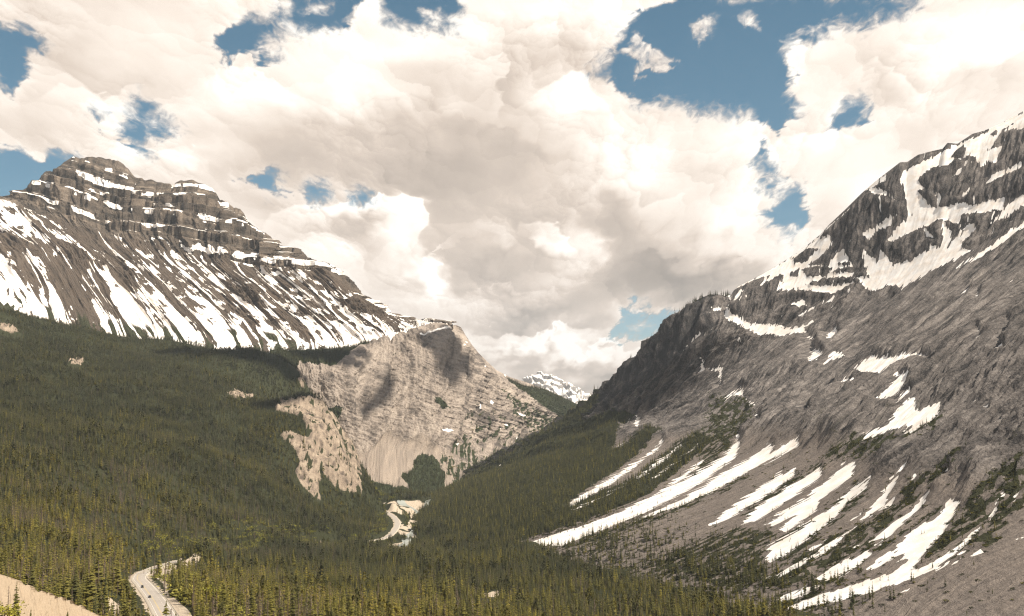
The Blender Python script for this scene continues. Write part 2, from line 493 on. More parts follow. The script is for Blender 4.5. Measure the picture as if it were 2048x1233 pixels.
# ------------------------------------------------------------------ layered mountain on the left
RIDGE_B = [(-520,470),(-300,420),(-100,392),(0,396),(45,391),(62,376),(80,358),(92,344),(108,342),(115,336),(133,322),(145,314),(160,318),(185,314),(215,319),(235,322),(250,333),(262,345),(270,356),(300,362),(345,371),(352,366),(365,362),(385,361),(402,367),(425,378),(432,388),(440,402),(455,405),(465,414),(482,420),(490,434),(500,448),(520,462),(532,468),(545,482),(565,493),(580,500),(600,512),(620,522),(637,530),(642,541),(660,557),(680,575),(700,590),(730,607),(760,624),(790,634),(820,640),(850,641),(880,640),(900,644)]
def build_left_mountain():
    # s is the photo column of the ridge / 100
    uu = np.arange(-520, 900.1, 4.0)
    vv = np.interp(uu, [p[0] for p in RIDGE_B], [p[1] for p in RIDGE_B]) + (fbm(uu / 13.0, uu * 0, 4, 77, .6) * 4.2 - ridged(uu / 30.0, uu * 0 + 2, 3, 78) * 1.5) * sstep(830, 640, uu)
    rid = [(u / 100.0, u, v, 4900 - max(0, u - 250) * 0.95) for u, v in zip(uu, vv)]
    rid = [(s, u, v, Y) for s, u, v, Y in rid]
    base = [(-5.2,-560,520,4350),(-3,-330,455,4350),(-1,-120,425,4400),(0,0,404,4500),(.8,68,423,4480),(1.5,143,450,4440),(2.6,260,471,4400),(3.2,318,485,4360),(4.0,403,505,4290),(4.6,458,519,4250),(5.1,513,533,4220),(5.8,581,536,4200),(6.38,639,541,4190),(7.0,702,593,4190),(7.6,763,627,4190),(8.2,823,644,4200),(9.0,902,650,4200)]
    mid = [(-5.2,-420,640,3800),(-3,-230,560,3850),(-1,0,510,3900),(0,110,520,3950),(1.5,240,555,3960),(2.6,350,580,3950),(4.0,500,605,3950),(5.1,600,615,3960),(6.38,715,622,3990),(7.0,758,638,4020),(7.6,795,645,4080),(8.2,835,652,4130),(9.0,905,660,4150)]
    foot = [(-5.2,-300,700,3250),(-3,-130,600,3350),(-1.6,0,600,3400),(-1,70,640,3450),(0,190,690,3500),(1.5,340,700,3600),(2.6,450,700,3680),(4.0,580,698,3780),(5.1,680,697,3850),(6.38,775,690,3920),(7.0,805,678,3980),(7.6,825,668,4050),(8.2,850,660,4080),(9.0,905,672,4120)]
    ss = np.concatenate([np.linspace(-5.2, -2.6, 60, endpoint=False), np.linspace(-2.6, 9.0, 1000)])
    tt = np.concatenate([np.linspace(0, 0.42, 260, endpoint=False), np.linspace(0.42, 1.12, 340)])
    below = [(s, u - 5, v + 25, Y - 90) for s, u, v, Y in foot]
    P = loft([(0, rid, True), (0.42, base, False), (0.7, mid, False), (1.0, foot, False), (1.12, below, False)], ss, tt)
    S, T = np.meshgrid(ss, tt)
    u0, v0 = proj(P)
    N0 = grid_normals(P)
    X, Y, Z = P[..., 0], P[..., 1], P[..., 2]
    cliff = sstep(0.50, 0.38, T + fbm(S * 3, T * 3, 3, 2) * 0.03)
    edge = sstep(0.0, 0.05, T)
    # beds dip to the right on the left half, lie almost level on the right half: terrace the heights
    H = Z + 0.36 * np.minimum(X, -1650) + 0.13 * np.maximum(X + 1650, 0) + fbm(X / 600, Y / 600, 2, 12) * 14
    butt = ridged(S * 1.5 + fbm(S * 2, T * 5, 2, 9) * .2, T * 1.2, 3, 31)            # buttresses and gullies
    e2 = sstep(0.0, 0.13, T)
    H = H + 38 * n2(H / 75.0, H * 0 + 3.3, 20)
    hz = H / 66.0
    pres = sstep(-0.45, 0.1, fbm(S * 1.2, H / 90.0, 3, 22))
    fr_ = hz - np.floor(hz)
    step = sstep(0.25, 0.45, fr_) - fr_               # riser and ledge
    hz2 = H / 19.0; fr2 = hz2 - np.floor(hz2)
    step2 = sstep(0.25, 0.6, fr2) - fr2
    dz = (step * 36 * pres + step2 * 8)
    P = P + np.stack([np.zeros_like(Z), np.zeros_like(Z), dz * cliff * e2], -1)
    nh = N0.copy(); nh[..., 2] = 0; nh /= np.linalg.norm(nh, axis=-1, keepdims=True)
    rough = butt * 55 * cliff * e2 + ridged(S * 5 + fbm(S * 3, T * 9, 3, 16) * .5, T * 8, 5, 17) * 22 * cliff * e2 + fbm(S * 34, T * 40, 3, 5) * 4 * cliff * edge
    P = P + nh * rough[..., None]
    # talus: ribs and gullies run down the slope
    tal = 1 - cliff
    warp = fbm(S * 2.2, T * 3, 3, 41) * 0.22 + 0.05 * fbm(S * 9, T * 14, 3, 4)
    ribs = ridged((S + warp) * 2.1, T * 1.1, 3, 50) * 20 + ridged((S + warp) * 7.0, T * 2.0, 3, 51) * 8 + fbm(S * 34, T * 8, 3, 53) * 2.5
    band = sstep(0.62, 0.66, T + fbm(S * 1.5, T, 3, 77) * 0.05) * sstep(0.74, 0.68, T + fbm(S * 1.5, T, 3, 78) * 0.05) * sstep(0.0, 0.25, fbm(S * 1.1, T, 3, 79))
    k = tal * sstep(1.05, 0.85, T) * sstep(9.0, 7.0, S)
    P = P + N0 * (ribs * k + band * ridged(S * 6, T * 20, 4, 80) * 22)[..., None]
    N1 = grid_normals(P)
    # snow on ledges and in the gullies between ribs
    streak = fbm((S + warp) * 6.6, T * 1.6, 3, 60, 0.6) + 0.55 * fbm((S + warp) * 13, T * 4.5, 4, 61, .6)
    brk = fbm(S * 3.2 , T * 22 + S * .8, 5, 62, .6)
    macro = fbm(S * 0.8, T * 3, 3, 63) * 0.16 - 0.12
    macro = macro + 0.50 * sstep(0.78, 0.98, T) + 0.14 * sstep(2.5, -2, S) - 0.22 * sstep(0.5, 0.43, T) - 0.08 * sstep(5.6, 6.8, S)
    s_t = streak * 0.85 + macro + brk * 0.44 - 0.005 * (ribs - 10)
    s_t = s_t - band * 0.6
    vg = sstep(0.82, 0.97, T) * sstep(0.0, 0.35, fbm((S + warp) * 5.2, T * 2.4, 4, 70) + 0.12) * sstep(5.5, 3.0, S)
    vg = np.maximum(vg, sstep(1.0, 1.05, T + 0.03 * fbm(S * 8, T * 2, 3, 71)))
    ledge = sstep(0.46, 0.56, fr_) * sstep(0.98, 0.84, fr_)
    ledge2 = sstep(0.58, 0.7, fr2) * sstep(1.0, 0.85, fr2)
    keep = fbm(S * 1.6, H / 120.0, 4, 64)
    keep2 = fbm(S * 5.0, H / 60.0, 3, 68)
    s_c = -0.35 + ledge * (0.44 + keep * 0.8 + keep2 * 0.5) + ledge2 * (keep2 * 0.7 + 0.12 + 0.25 * sstep(4.6, 6.0, S)) - 0.25 * sstep(0.7, 1.0, butt) + 0.18 * sstep(4.4, 6.2, S) - .5 * sstep(0.16, 0.05, T) * sstep(4.0, 3.0, S)
    snow = s_t * (1 - cliff) + s_c * cliff
    col_snow = sstep(7.6, 8.4, S) * sstep(-0.2, 0.3, fbm(S * 5, T * 5, 3, 65) + 0.25)
    snow = np.maximum(snow, col_snow * 0.7 - 0.45)
    snow = np.clip(0.5 + snow * 3.0, 0, 1) * (1 - vg * 0.95)
    tone = 0.44 + (0.20 * fbm(S * 0.8, H / 17.0, 4, 66) + 0.20 * fbm(S * 14, H / 90.0, 3, 69) + 0.12 * (butt - .5)) * cliff + tal * (fbm((S + warp) * 4, T * 1.5, 3, 67) * 0.25 - 0.02)
    attrs = dict(snow=snow, veg=vg * 0.9, tone=tone, scree=tal * 0.75, fa=np.where(cliff > .5, H * 1.3, (S + warp) * 210), fl=np.where(cliff > .5, S * 210, T * 2200))
    mat = terrain_mat("banded_limestone_and_talus", (0.030, 0.026, 0.022), (0.112, 0.091, 0.073), (0.26, 0.21, 0.165), scree=(0.102, 0.082, 0.066), veg=(0.045, 0.048, 0.026), nscale=0.02, bump=5.0, snow_noise=0.16, contrast=0.8, flow=0.9)
    # far side falls away behind the ridge
    R = P[0]
    back = []
    for j, (dx, dy, dz_) in enumerate([(0, 900, -700), (0, 260, -170), (0, 60, -30)]):
        back.append(R + np.array([dx, dy, dz_]) + np.stack([fbm(ss * 2 + j * 9, ss * 0 + j, 3, 5) * 20] * 3, -1))
    Pb = np.concatenate([np.array(back), P], 0)
    for kx in attrs: attrs[kx] = np.concatenate([np.repeat(attrs[kx][:1], 3, 0), attrs[kx]], 0)
    grid_mesh("mountain", Pb, mat, attrs, label="banded grey mountain with a castle-like top and snow streaked talus on the left")
    return P, cliff, vg
B_P, B_cliff, B_veg = build_left_mountain()

# ------------------------------------------------------------------ pale cliff in the middle
RIM_C = [(0,540,694,3780),(1,600,690,3850),(2,720,684,3960),(2.3,745,676,4000),(3,790,668,4060),(3.3,812,660,4090),(3.5,830,654,4120),(3.8,858,645,4160),(4,880,641,4200),(4.15,892,643,4220),(4.3,902,652,4240),(4.45,912,650,4260),(4.55,922,655,4290),(4.7,932,672,4320),(4.85,944,690,4360),(5,958,707,4400),(5.3,975,724,4450),(5.6,992,740,4520),(6,1018,754,4600),(6.5,1050,764,4750),(7,1082,775,4900),(7.5,1110,787,5050),(8,1138,800,5200),(8.6,1160,812,5350),(9,1178,820,5500),(10,1250,862,5900)]
C_FOREST = [
 [(540,692),(600,688),(690,686),(725,686),(742,700),(706,703),(690,722),(662,737),(640,738),(618,738),(596,730),(590,740),(560,735),(520,720)],
 [(648,820),(668,815),(678,822),(672,838),(664,852),(656,862),(648,845),(644,832)],
 [(800,955),(822,938),(826,920),(845,912),(866,914),(880,930),(888,950),(890,972),(880,990),(840,1000),(700,1010),(696,960),(715,952),(735,962),(760,968),(790,975),(815,976),(812,966)],
 [(1050,775),(1085,777),(1140,802),(1180,822),(1200,850),(1150,850),(1120,838),(1090,820),(1060,800),(1020,770),(1010,755)],
 [(860,795),(880,802),(895,815),(885,822),(868,812)],
]
C_SHRUB = [
 [(870,905),(900,915),(960,940),(1000,930),(1060,900),(1100,880),(1150,850),(1180,850),(1120,915),(1000,970),(900,985),(888,950)],
 [(1000,780),(1060,815),(1120,845),(1150,855),(1100,880),(1060,860),(1020,830)],
 [(900,870),(950,900),(980,930),(940,930),(900,905)],
]
C_SNOW = aff_list = [
 aff([(1045,705),(1075,707),(1088,718),(1072,727),(1055,718)], 2.73, 500, 600), aff([(1228,590),(1240,572),(1248,585),(1238,608)], 2.73, 500, 600), aff([(1290,560),(1300,548),(1308,572),(1300,582)], 2.73, 500, 600),
 aff([(1443,615),(1475,632),(1470,643),(1448,625)], 2.73, 500, 600), aff([(1366,682),(1384,682),(1380,697)], 2.73, 500, 600), aff([(1432,750),(1447,752),(1440,764)], 2.73, 500, 600), aff([(1112,788),(1134,788),(1128,803)], 2.73, 500, 600),
 aff([(1138,240),(1150,244),(1144,255)], 2.73, 500, 600), aff([(1155,232),(1168,236),(1160,244)], 2.73, 500, 600), aff([(1385,405),(1400,412),(1392,422)], 2.73, 500, 600), aff([(1340,706),(1352,708),(1346,718)], 2.73, 500, 600),
 aff([(1263,365),(1276,368),(1270,377)], 2.73, 500, 600), aff([(800,176),(860,150),(960,118),(1040,105),(1090,125),(1060,122),(1000,122),(940,145),(880,165),(830,178)], 2.73, 500, 600),
 aff([(920,205),(1000,180),(1060,160),(1085,165),(1000,190),(930,212)], 2.73, 500, 600)]
def build_cliff():
    K1 = [(0,540,735,3560),(1,600,741,3600),(2,690,724,3700),(2.3,738,699,3850),(3,790,682,3960),(3.5,830,672,4020),(4,882,662,4090),(4.5,925,690,4180),(5,960,735,4240),(6,1018,775,4420),(7,1080,795,4700),(8,1130,818,5000),(9,1178,838,5300),(10,1250,870,5700)]
    K15 = [(0,560,790,3480),(1,620,800,3500),(2,690,790,3580),(2.5,745,780,3700),(3,780,775,3800),(3.5,825,775,3860),(4,870,775,3910),(5,945,805,4060),(6,1010,825,4260),(7,1070,832,4560),(8,1120,838,4880),(9,1175,850,5200),(10,1250,880,5600)]
    K2 = [(0,580,880,3380),(1,660,900,3420),(2,712,915,3480),(2.5,745,890,3580),(3,772,872,3670),(3.5,815,885,3700),(4,860,895,3740),(5,930,890,3900),(6,1000,880,4120),(7,1060,872,4420),(8,1112,862,4760),(9,1172,858,5120),(10,1250,885,5500)]
    K3 = [(0,600,1050,3000),(1,660,1020,3050),(2,705,1005,3100),(3,770,995,3220),(4,870,990,3420),(5,940,968,3650),(6,1000,945,3920),(7,1062,912,4220),(8,1112,888,4600),(9,1170,866,5000),(10,1250,890,5400)]
    K4 = [(s, u, v + 15, Y - 150) for s, u, v, Y in K3]
    ss = np.linspace(0, 10, 820)
    tt = np.concatenate([np.linspace(0, 0.75, 420, endpoint=False), np.linspace(0.75, 1.1, 150)])
    P = loft([(0, RIM_C, True), (0.12, K1, False), (0.42, K15, False), (0.75, K2, False), (1.0, K3, False), (1.1, K4, False)], ss, tt)
    S, T = np.meshgrid(ss, tt)
    N0 = grid_normals(P)
    u, v = proj(P)
    X, Y, Z = P[..., 0], P[..., 1], P[..., 2]
    k = sstep(0, 0.14, T) * sstep(0.80, 0.70, T + fbm(S, T, 3, 3) * 0.04)
    right = sstep(4.0, 5.2, S)
    flut = ridged(S * 2.2, T * 0.9 + fbm(S * 2, T * 2, 2, 6) * .2, 3, 90) * 26 * (1 - .5 * right) + ridged(S * 5.5 + fbm(S * 3, T * 4, 3, 108) * .6, T * 6.5, 5, 91) * 7.5
    flut = flut + ridged(S * 1.1 + T * 3.4, T * 1.1 - S * 0.1, 4, 95) * 13 * (1 - right * 0.4)
    rough = fbm(S * 22, T * 26, 4, 92) * 4.5 + ridged(S * 12, T * 9, 4, 97) * 4
    # beds on the right part dip down to the right
    H = -(v - 0.42 * u) * 1.9 + fbm(S * 1.2, T * 3, 3, 93) * 12
    h1 = H / 21.0; f1 = h1 - np.floor(h1)
    bm = sstep(-0.5, 0.3, fbm(S * 2, T * 4, 3, 94))
    beds = (sstep(0.2, 0.5, f1) - f1) * 8.0 * (0.4 + 0.5 * right) * bm
    N0h = N0.copy(); N0h[..., 2] *= 0.4; N0h /= np.linalg.norm(N0h, axis=-1, keepdims=True)
    P = P + N0h * ((flut + rough + beds) * k)[..., None]
    tal = sstep(0.70, 0.80, T + fbm(S * 1.5, T, 3, 3) * 0.05)
    P = P + N0 * (tal * sstep(1.08, .9, T) * (ridged(S * 5 - T * 2, T, 3, 96) * 6))[..., None]
    wob = fbm(S * 9, T * 12, 4, 98) * 7
    fo = sdf_union(u + wob, v + wob * .6, C_FOREST)
    sh = sdf_union(u + wob, v + wob, C_SHRUB)
    fmask = sstep(2, -2, fo)
    shrub = sstep(6, -8, sh) * sstep(-0.35, 0.25, fbm(S * 12, T * 18, 4, 99))
    shrub = np.maximum(shrub, 0.8 * right * sstep(0.18, 0.4, fbm(S * 7, T * 12, 4, 106)) * sstep(0.25, 0.6, T) * (1 - fmask))
    sn = sdf_union(u + wob * .5, v + wob * .3, C_SNOW)
    snow = np.clip(0.5 - sn / 3.0, 0, 1)
    # tone: mottling, bed stripes and darker slanting streaks
    tone = 0.60 + 0.16 * fbm(S * 2.5, T * 3, 4, 101) + 0.12 * np.clip(fbm(S * 12, T * 5, 4, 102), -1, 1) * (1 - tal) + 0.30 * fbm(S * .9, H / 9.0, 4, 103) * (0.35 + 0.5 * right) - right * 0.10 - 0.16 * sstep(.25, .6, ridged(S * 3.1 + T * 5.0, T * 3 - S * .3, 4, 104))
    attrs = dict(snow=snow, veg=np.maximum(fmask, shrub * 0.9), tone=tone, scree=tal * (1 - right * .8), fa=np.where(tal > .5, S * 150 + T * 160 + 14 * fbm(S * 3, T * 4, 3, 109), H * 1.1), fl=np.where(tal > .5, T * 900, S * 170 + T * 60))
    mat = terrain_mat("pale_limestone_cliff", (0.09, 0.077, 0.068), (0.275, 0.232, 0.198), (0.42, 0.36, 0.305), scree=(0.28, 0.237, 0.20), veg=(0.038, 0.045, 0.022), nscale=0.016, bump=5.0, flow=0.75)
    R = P[0]
    back = [R + np.array([0, 700, -500]), R + np.array([0, 60, -20])]
    Pb = np.concatenate([np.array(back), P], 0)
    for kx in attrs: attrs[kx] = np.concatenate([np.repeat(attrs[kx][:1], 2, 0), attrs[kx]], 0)
    grid_mesh("cliff", Pb, mat, attrs, label="pale limestone cliff in the middle of the valley above a fan of scree")
    return P, fmask, shrub
C_P, C_for, C_shr = build_cliff()

# ------------------------------------------------------------------ big slope on the right
RIDGE_D = [(0,4200,-40,1000),(1,3400,40,1300),(2,2900,20,1800),(3,2500,60,2300),(3.6,2330,112,2500),(4,2240,142,2650),(4.5,2140,186,2790),(5,2048,222,2900),(5.1,2030,232,2915),(5.2,2000,248,2930),(5.35,1968,262,2950),(5.45,1945,268,2965),(5.55,1915,288,2980),(5.6,1895,286,2990),(5.65,1885,298,3000),(5.75,1862,303,3010),(5.85,1836,310,3025),(5.9,1815,324,3035),(5.95,1800,325,3040),(6.05,1778,342,3050),(6.2,1752,362,3070),(6.35,1722,388,3090),(6.5,1690,420,3110),(6.65,1660,448,3130),(6.75,1640,470,3145),(6.85,1618,488,3160),(6.95,1592,508,3170),(7.1,1560,528,3185),(7.25,1530,546,3195),(7.35,1500,562,3205),(7.45,1475,574,3210),(7.55,1462,590,3215),(7.65,1440,590,3225),(7.72,1420,589,3235),(7.8,1400,597,3250),(7.9,1384,607,3270),(8.0,1365,622,3300),(8.1,1345,640,3330),(8.2,1330,658,3360),(8.3,1312,676,3390),(8.4,1296,694,3420),(8.5,1275,716,3450),(8.6,1256,738,3480),(8.7,1240,758,3510),(8.8,1222,776,3550),(8.9,1200,798,3590),(9.0,1178,816,3640),(9.15,1150,836,3700),(9.3,1115,862,3760),(9.5,1065,892,3830),(9.7,1000,925,3890),(9.85,940,955,3920),(10,860,1000,3900)]
Z12 = lambda pts: aff(pts, 3.7372, 1500, 933)
D_SNOW = [
 [(1045,1088),(1100,1070),(1160,1052),(1239,1022),(1304,990),(1387,948),(1440,915),(1466,892),(1480,877),(1485,880),(1472,915),(1400,968),(1304,1018),(1215,1057),(1150,1082),(1128,1092),(1090,1092)],
 [(1267,1043),(1300,1025),(1359,999),(1447,943),(1500,912),(1544,893),(1549,895),(1544,906),(1600,880),(1600,895),(1544,920),(1498,943),(1424,985),(1359,1013),(1304,1031)],
 [(1128,1013),(1170,985),(1211,962),(1270,925),(1327,884),(1327,890),(1271,934),(1211,976),(1146,1013)],
 [(1142,1020),(1200,992),(1253,967),(1253,970),(1193,1001),(1151,1022)],
 [(1271,957),(1310,925),(1364,887),(1364,893),(1318,930),(1278,957)],
 [(1299,960),(1350,925),(1396,888),(1396,893),(1341,934),(1304,962)],
 [(1322,980),(1405,920),(1410,923),(1359,962),(1327,987)],
 [(1417,1052),(1450,1022),(1489,994),(1530,965),(1563,943),(1568,948),(1590,939),(1590,953),(1517,1004),(1452,1041)],
 [(1480,1050),(1517,1008),(1570,975),(1642,936),(1646,953),(1586,994),(1517,1041)],
 [(1530,1050),(1570,1018),(1614,994),(1650,964),(1692,934),(1720,927),(1706,957),(1642,1000),(1632,1022),(1572,1064),(1560,1058),(1590,1030),(1545,1052)],
 [(1524,1101),(1544,1087),(1600,1052),(1651,1022),(1680,998),(1706,976),(1748,962),(1734,980),(1702,999),(1669,1036),(1620,1076),(1563,1115),(1540,1125),(1528,1118),(1545,1100)],
 Z12([(60,850),(300,740),(500,640),(640,540),(750,470),(830,390),(880,320),(970,230),(1040,150),(1130,80),(1190,10),(1200,20),(1130,110),(1050,210),(1010,270),(1090,250),(1060,290),(950,330),(800,440),(640,590),(500,670),(380,740),(250,810),(170,855),(240,800),(130,840)]),
 Z12([(1350,200),(1360,215),(1290,290),(1210,370),(1100,460),(1050,520),(930,600),(890,610),(980,530),(780,605),(900,540),(980,470),(1050,410),(1170,350),(1270,260)]),
 Z12([(490,830),(620,740),(750,680),(880,620),(925,650),(830,720),(740,790),(640,840),(520,860)]),
 Z12([(190,1010),(240,960),(300,940),(420,890),(560,870),(470,930),(350,985),(230,1015)]),
 Z12([(1500,250),(1590,270),(1510,380),(1440,500),(1310,640),(1230,740),(1260,770),(1400,690),(1500,600),(1600,520),(1720,450),(1700,500),(1620,580),(1520,660),(1400,740),(1580,690),(1560,710),(1300,800),(1100,880),(900,940),(640,1010),(360,1070),(250,1060),(380,1000),(500,960),(760,880),(900,840),(1100,760),(1160,690),(1050,730),(1140,650),(980,740),(860,790),(870,760),(960,690),(1100,600),(1200,480),(1400,370),(1440,300)]),
 Z12([(1875,285),(1830,350),(1790,400),(1800,350),(1840,300)]), Z12([(2048,190),(2010,260),(1980,290),(2000,230),(2040,195)]),
 [(2030,1079),(2060,1060),(2110,1035),(2110,1055)], Z12([(1300,75),(1250,90),(1180,165),(1220,155)]), Z12([(1895,230),(1922,228),(1915,250),(1898,248)]), Z12([(1480,95),(1510,75),(1515,90),(1495,105)]),
 Z12([(440,620),(560,550),(690,480),(680,500),(560,570),(460,628)]), Z12([(730,410),(830,350),(830,360),(740,415)]), Z12([(1100,940),(1200,900),(1190,925),(1110,943)]), Z12([(1650,660),(1760,625),(1750,640),(1660,668)]), Z12([(1560,655),(1630,605),(1600,640)]),
 [(1712,745),(1747,721),(1765,722),(1790,724),(1815,716),(1839,714),(1862,725),(1833,721),(1806,732),(1785,745),(1768,757),(1733,755)],
 [(1823,756),(1817,780),(1801,802),(1780,811),(1758,811),(1785,788),(1804,759)], [(1825,790),(1828,795),(1800,818),(1798,814)],
 [(1737,880),(1780,858),(1801,829),(1823,807),(1839,807),(1839,829),(1849,830),(1882,815),(1887,815),(1884,845),(1855,863),(1828,882),(1806,882),(1828,863),(1793,869),(1764,882),(1731,893)],
 [(1619,726),(1635,706),(1651,713),(1645,721),(1627,732)], [(1653,736),(1670,710),(1683,710),(1694,718),(1672,729)], [(1660,689),(1661,675),(1678,667),(1680,675),(1670,686)], [(1619,696),(1624,681),(1632,684),(1637,692),(1627,692)],
 [(1449,638),(1457,614),(1461,614),(1465,635),(1484,643),(1500,653),(1527,654),(1554,655),(1581,661),(1608,659),(1629,647),(1632,649),(1613,662),(1619,673),(1592,674),(1568,680),(1543,671),(1525,678),(1500,665),(1465,649)],
 [(1594,614),(1608,606),(1616,616),(1600,618)], [(1600,636),(1632,620),(1632,623),(1608,638)], [(1404,748),(1406,732),(1410,721),(1414,745)],
 [(1424,743),(1449,736),(1449,748),(1448,785),(1444,785),(1443,748),(1428,747)], [(1453,807),(1476,791),(1490,783),(1491,799),(1468,799)], [(1495,807),(1508,810),(1515,819),(1503,815)], [(1447,588),(1468,592),(1465,603),(1449,592)],
 [(1688,773),(1699,763),(1711,768),(1694,773)], [(1658,781),(1675,771),(1670,778)], [(1516,850),(1522,843),(1525,851)], [(1616,835),(1621,823),(1624,826)], [(1427,623),(1444,622),(1441,627),(1428,628)], [(1370,708),(1406,670),(1410,673),(1385,694)],
 [(1253,860),(1264,839),(1260,858)], [(1271,855),(1278,837),(1285,851),(1278,862)], [(1234,895),(1250,886),(1248,890)], [(1952,696),(1966,677),(1968,684)], [(2017,680),(2026,659),(2021,675)], [(2000,714),(2012,696),(2014,707)],
 [(1987,735),(2003,726),(1998,733)], [(1940,823),(1966,814),(1950,824)], [(1975,830),(1987,823),(1987,832)], [(1955,600),(1965,592),(1960,604)], [(1470,605),(1487,584),(1484,592)], [(1655,610),(1672,598),(1668,604)],
]
ZU = lambda pts: aff(pts, 2.934, 1350, 200)
D_SNOW += [ZU(p) for p in [
 [(1340,430),(1440,390),(1540,330),(1640,270),(1700,240),(1760,215),(1830,170),(1880,140),(2048,65),(2200,0),(2200,120),(2048,190),(1990,190),(1920,210),(1850,310),(1930,280),(1900,390),(1850,370),(1800,410),(1770,350),(1720,340),(1700,380),(1660,360),(1600,400),(1540,420),(1470,450),(1430,490),(1480,540),(1430,550),(1470,600),(1510,640),(1560,650),(1620,640),(1700,620),(1760,640),(1850,610),(1950,590),(1930,660),(1850,680),(1690,690),(1680,740),(1560,720),(1480,760),(1400,790),(1340,820),(1290,850),(1260,840),(1320,760),(1390,700),(1350,600),(1330,500)],
 [(1120,880),(1150,930),(1200,960),(1220,900),(1260,940),(1290,980),(1400,960),(1460,930),(1520,880),(1570,870),(1590,830),(1580,730),(1640,790),(1620,880),(1700,790),(1770,740),(1780,780),(1700,850),(1700,900),(1760,900),(1680,950),(1600,990),(1440,1070),(1330,1130),(1310,1100),(1250,1110),(1190,1140),(1130,1120),(1080,1060),(1150,1060),(1130,1000),(1110,940)],
 [(300,1110),(400,1060),(500,1030),(640,960),(700,910),(760,860),(830,820),(920,815),(930,860),(870,930),(800,980),(900,990),(940,940),(960,920),(1000,890),(1050,990),(950,1010),(930,1030),(1060,1030),(1050,1050),(880,1060),(780,1100),(900,1110),(1060,1090),(1000,1120),(930,1150),(750,1130),(600,1140),(650,1060),(640,1030),(500,1120),(560,1050),(450,1070),(350,1110)],
 [(1120,520),(1200,530),(1260,560),(1300,600),(1240,565),(1190,570),(1150,540)], [(1120,530),(1160,480),(1240,440),(1240,480)],
 [(1120,800),(1210,730),(1310,690),(1260,760),(1190,780),(1140,850)], [(1810,510),(1900,450),(2048,385),(2048,410),(1960,450),(1840,510)],
 [(2200,520),(2048,580),(1980,620),(1940,660),(1870,740),(1960,700),(2048,640),(2200,580)], [(1660,1010),(1730,960),(1800,920),(1920,840),(2048,750),(2200,670),(2200,700),(2048,780),(1900,890),(1760,970)],
 [(980,690),(1040,630),(1030,650),(990,690)], [(860,790),(960,700),(900,770)], [(700,1215),(760,1190),(780,1210),(740,1230)], [(890,1210),(940,1170),(930,1190)], [(1960,1000),(1985,990),(1970,1002)], [(1690,1170),(1740,1130),(1720,1160)],
 [(1540,560),(1580,580),(1555,655)], [(1640,470),(1720,380),(1690,440)], [(1700,590),(1745,525),(1730,570)],
 [(1480,780),(1540,830),(1490,820)], [(350,1190),(400,1130),(410,1140),(365,1200)]]]
D_ROCK = [ZU(p) for p in [
 [(700,940),(780,880),(860,885),(780,960),(710,985)], [(750,1010),(850,985),(930,1000),(900,1050),(790,1060)], [(800,1090),(880,1070),(1080,1060),(1080,1080),(900,1110),(810,1105)], [(680,1030),(740,1000),(740,1050),(690,1060)],
 [(1650,310),(1700,270),(1730,310),(1700,360),(1610,370)], [(1730,250),(1760,210),(1840,170),(1850,180),(1790,210)], [(1850,210),(1890,175),(1900,210),(1870,230)], [(1910,230),(1960,190),(2048,200),(2048,260),(1950,300),(1910,250)], [(1480,440),(1560,400),(1560,450),(1500,480)],
 [(960,970),(1040,965),(1050,990),(980,990)], [(1920,200),(1990,140),(1995,150),(1930,210)], [(1360,380),(1460,320),(1540,300),(1500,350),(1370,410)], [(1540,300),(1640,240),(1570,310)]]]
D_SNOW.append([(1500,562),(1560,528),(1600,505),(1640,470),(1665,445),(1668,450),(1640,482),(1600,520),(1560,545),(1520,562)])
D_FOREST = [
 [(830,1010),(900,975),(960,946),(1050,902),(1110,866),(1178,818),(1215,790),(1205,815),(1190,838),(1170,858),(1215,842),(1250,832),(1280,835),(1250,860),(1225,900),(1262,885),(1300,862),(1330,868),(1300,890),(1240,935),(1180,975),(1120,1018),(1200,985),(1260,960),(1330,905),(1395,870),(1430,880),(1380,920),(1330,965),(1285,995),(1240,1015),(1160,1045),(1080,1068),(1030,1085),(1000,1110),(900,1110),(830,1100),(820,1060)],
]
D_SHRUB = [   # dark low growth between the snow tongues
 [(1110,1100),(1250,1050),(1400,990),(1500,945),(1500,955),(1400,1005),(1300,1045),(1180,1090)],
 [(1400,1075),(1480,1055),(1560,1065),(1530,1095),(1520,1130),(1560,1170),(1500,1180),(1400,1165),(1300,1150),(1330,1110)],
 [(1560,1070),(1640,1030),(1720,960),(1740,985),(1680,1040),(1620,1090),(1560,1125),(1530,1120)],
 [(1560,1130),(1640,1085),(1740,1040),(1780,1005),(1830,965),(1850,985),(1800,1040),(1740,1090),(1640,1140),(1560,1180),(1530,1170)],
 [(1700,1110),(1790,1070),(1850,1020),(1890,1005),(1880,1030),(1810,1070),(1750,1110),(1680,1165),(1600,1180)],
 [(1840,1130),(1880,1060),(1920,1020),(1960,985),(2020,940),(2060,920),(2060,1010),(1990,1050),(1960,1050),(1900,1090)],
 [(1880,1120),(1960,1065),(2000,1045),(2030,1040),(1980,1090),(1920,1115)],
 [(1480,1035),(1560,960),(1640,930),(1660,940),(1590,975),(1500,1045)],
 [(1640,930),(1720,880),(1820,880),(1900,830),(1880,870),(1800,905),(1720,925)],
 [(1400,880),(1430,810),(1490,800),(1520,820),(1480,880),(1450,905),(1400,920)],
 [(1400,920),(1480,840),(1510,825),(1500,850),(1480,875),(1440,930),(1380,965)],
 [(1800,985),(1880,950),(1960,900),(1960,925),(1880,975),(1820,1000)],
 [(1560,1200),(1700,1165),(1640,1200),(1600,1240),(1500,1240)],
]
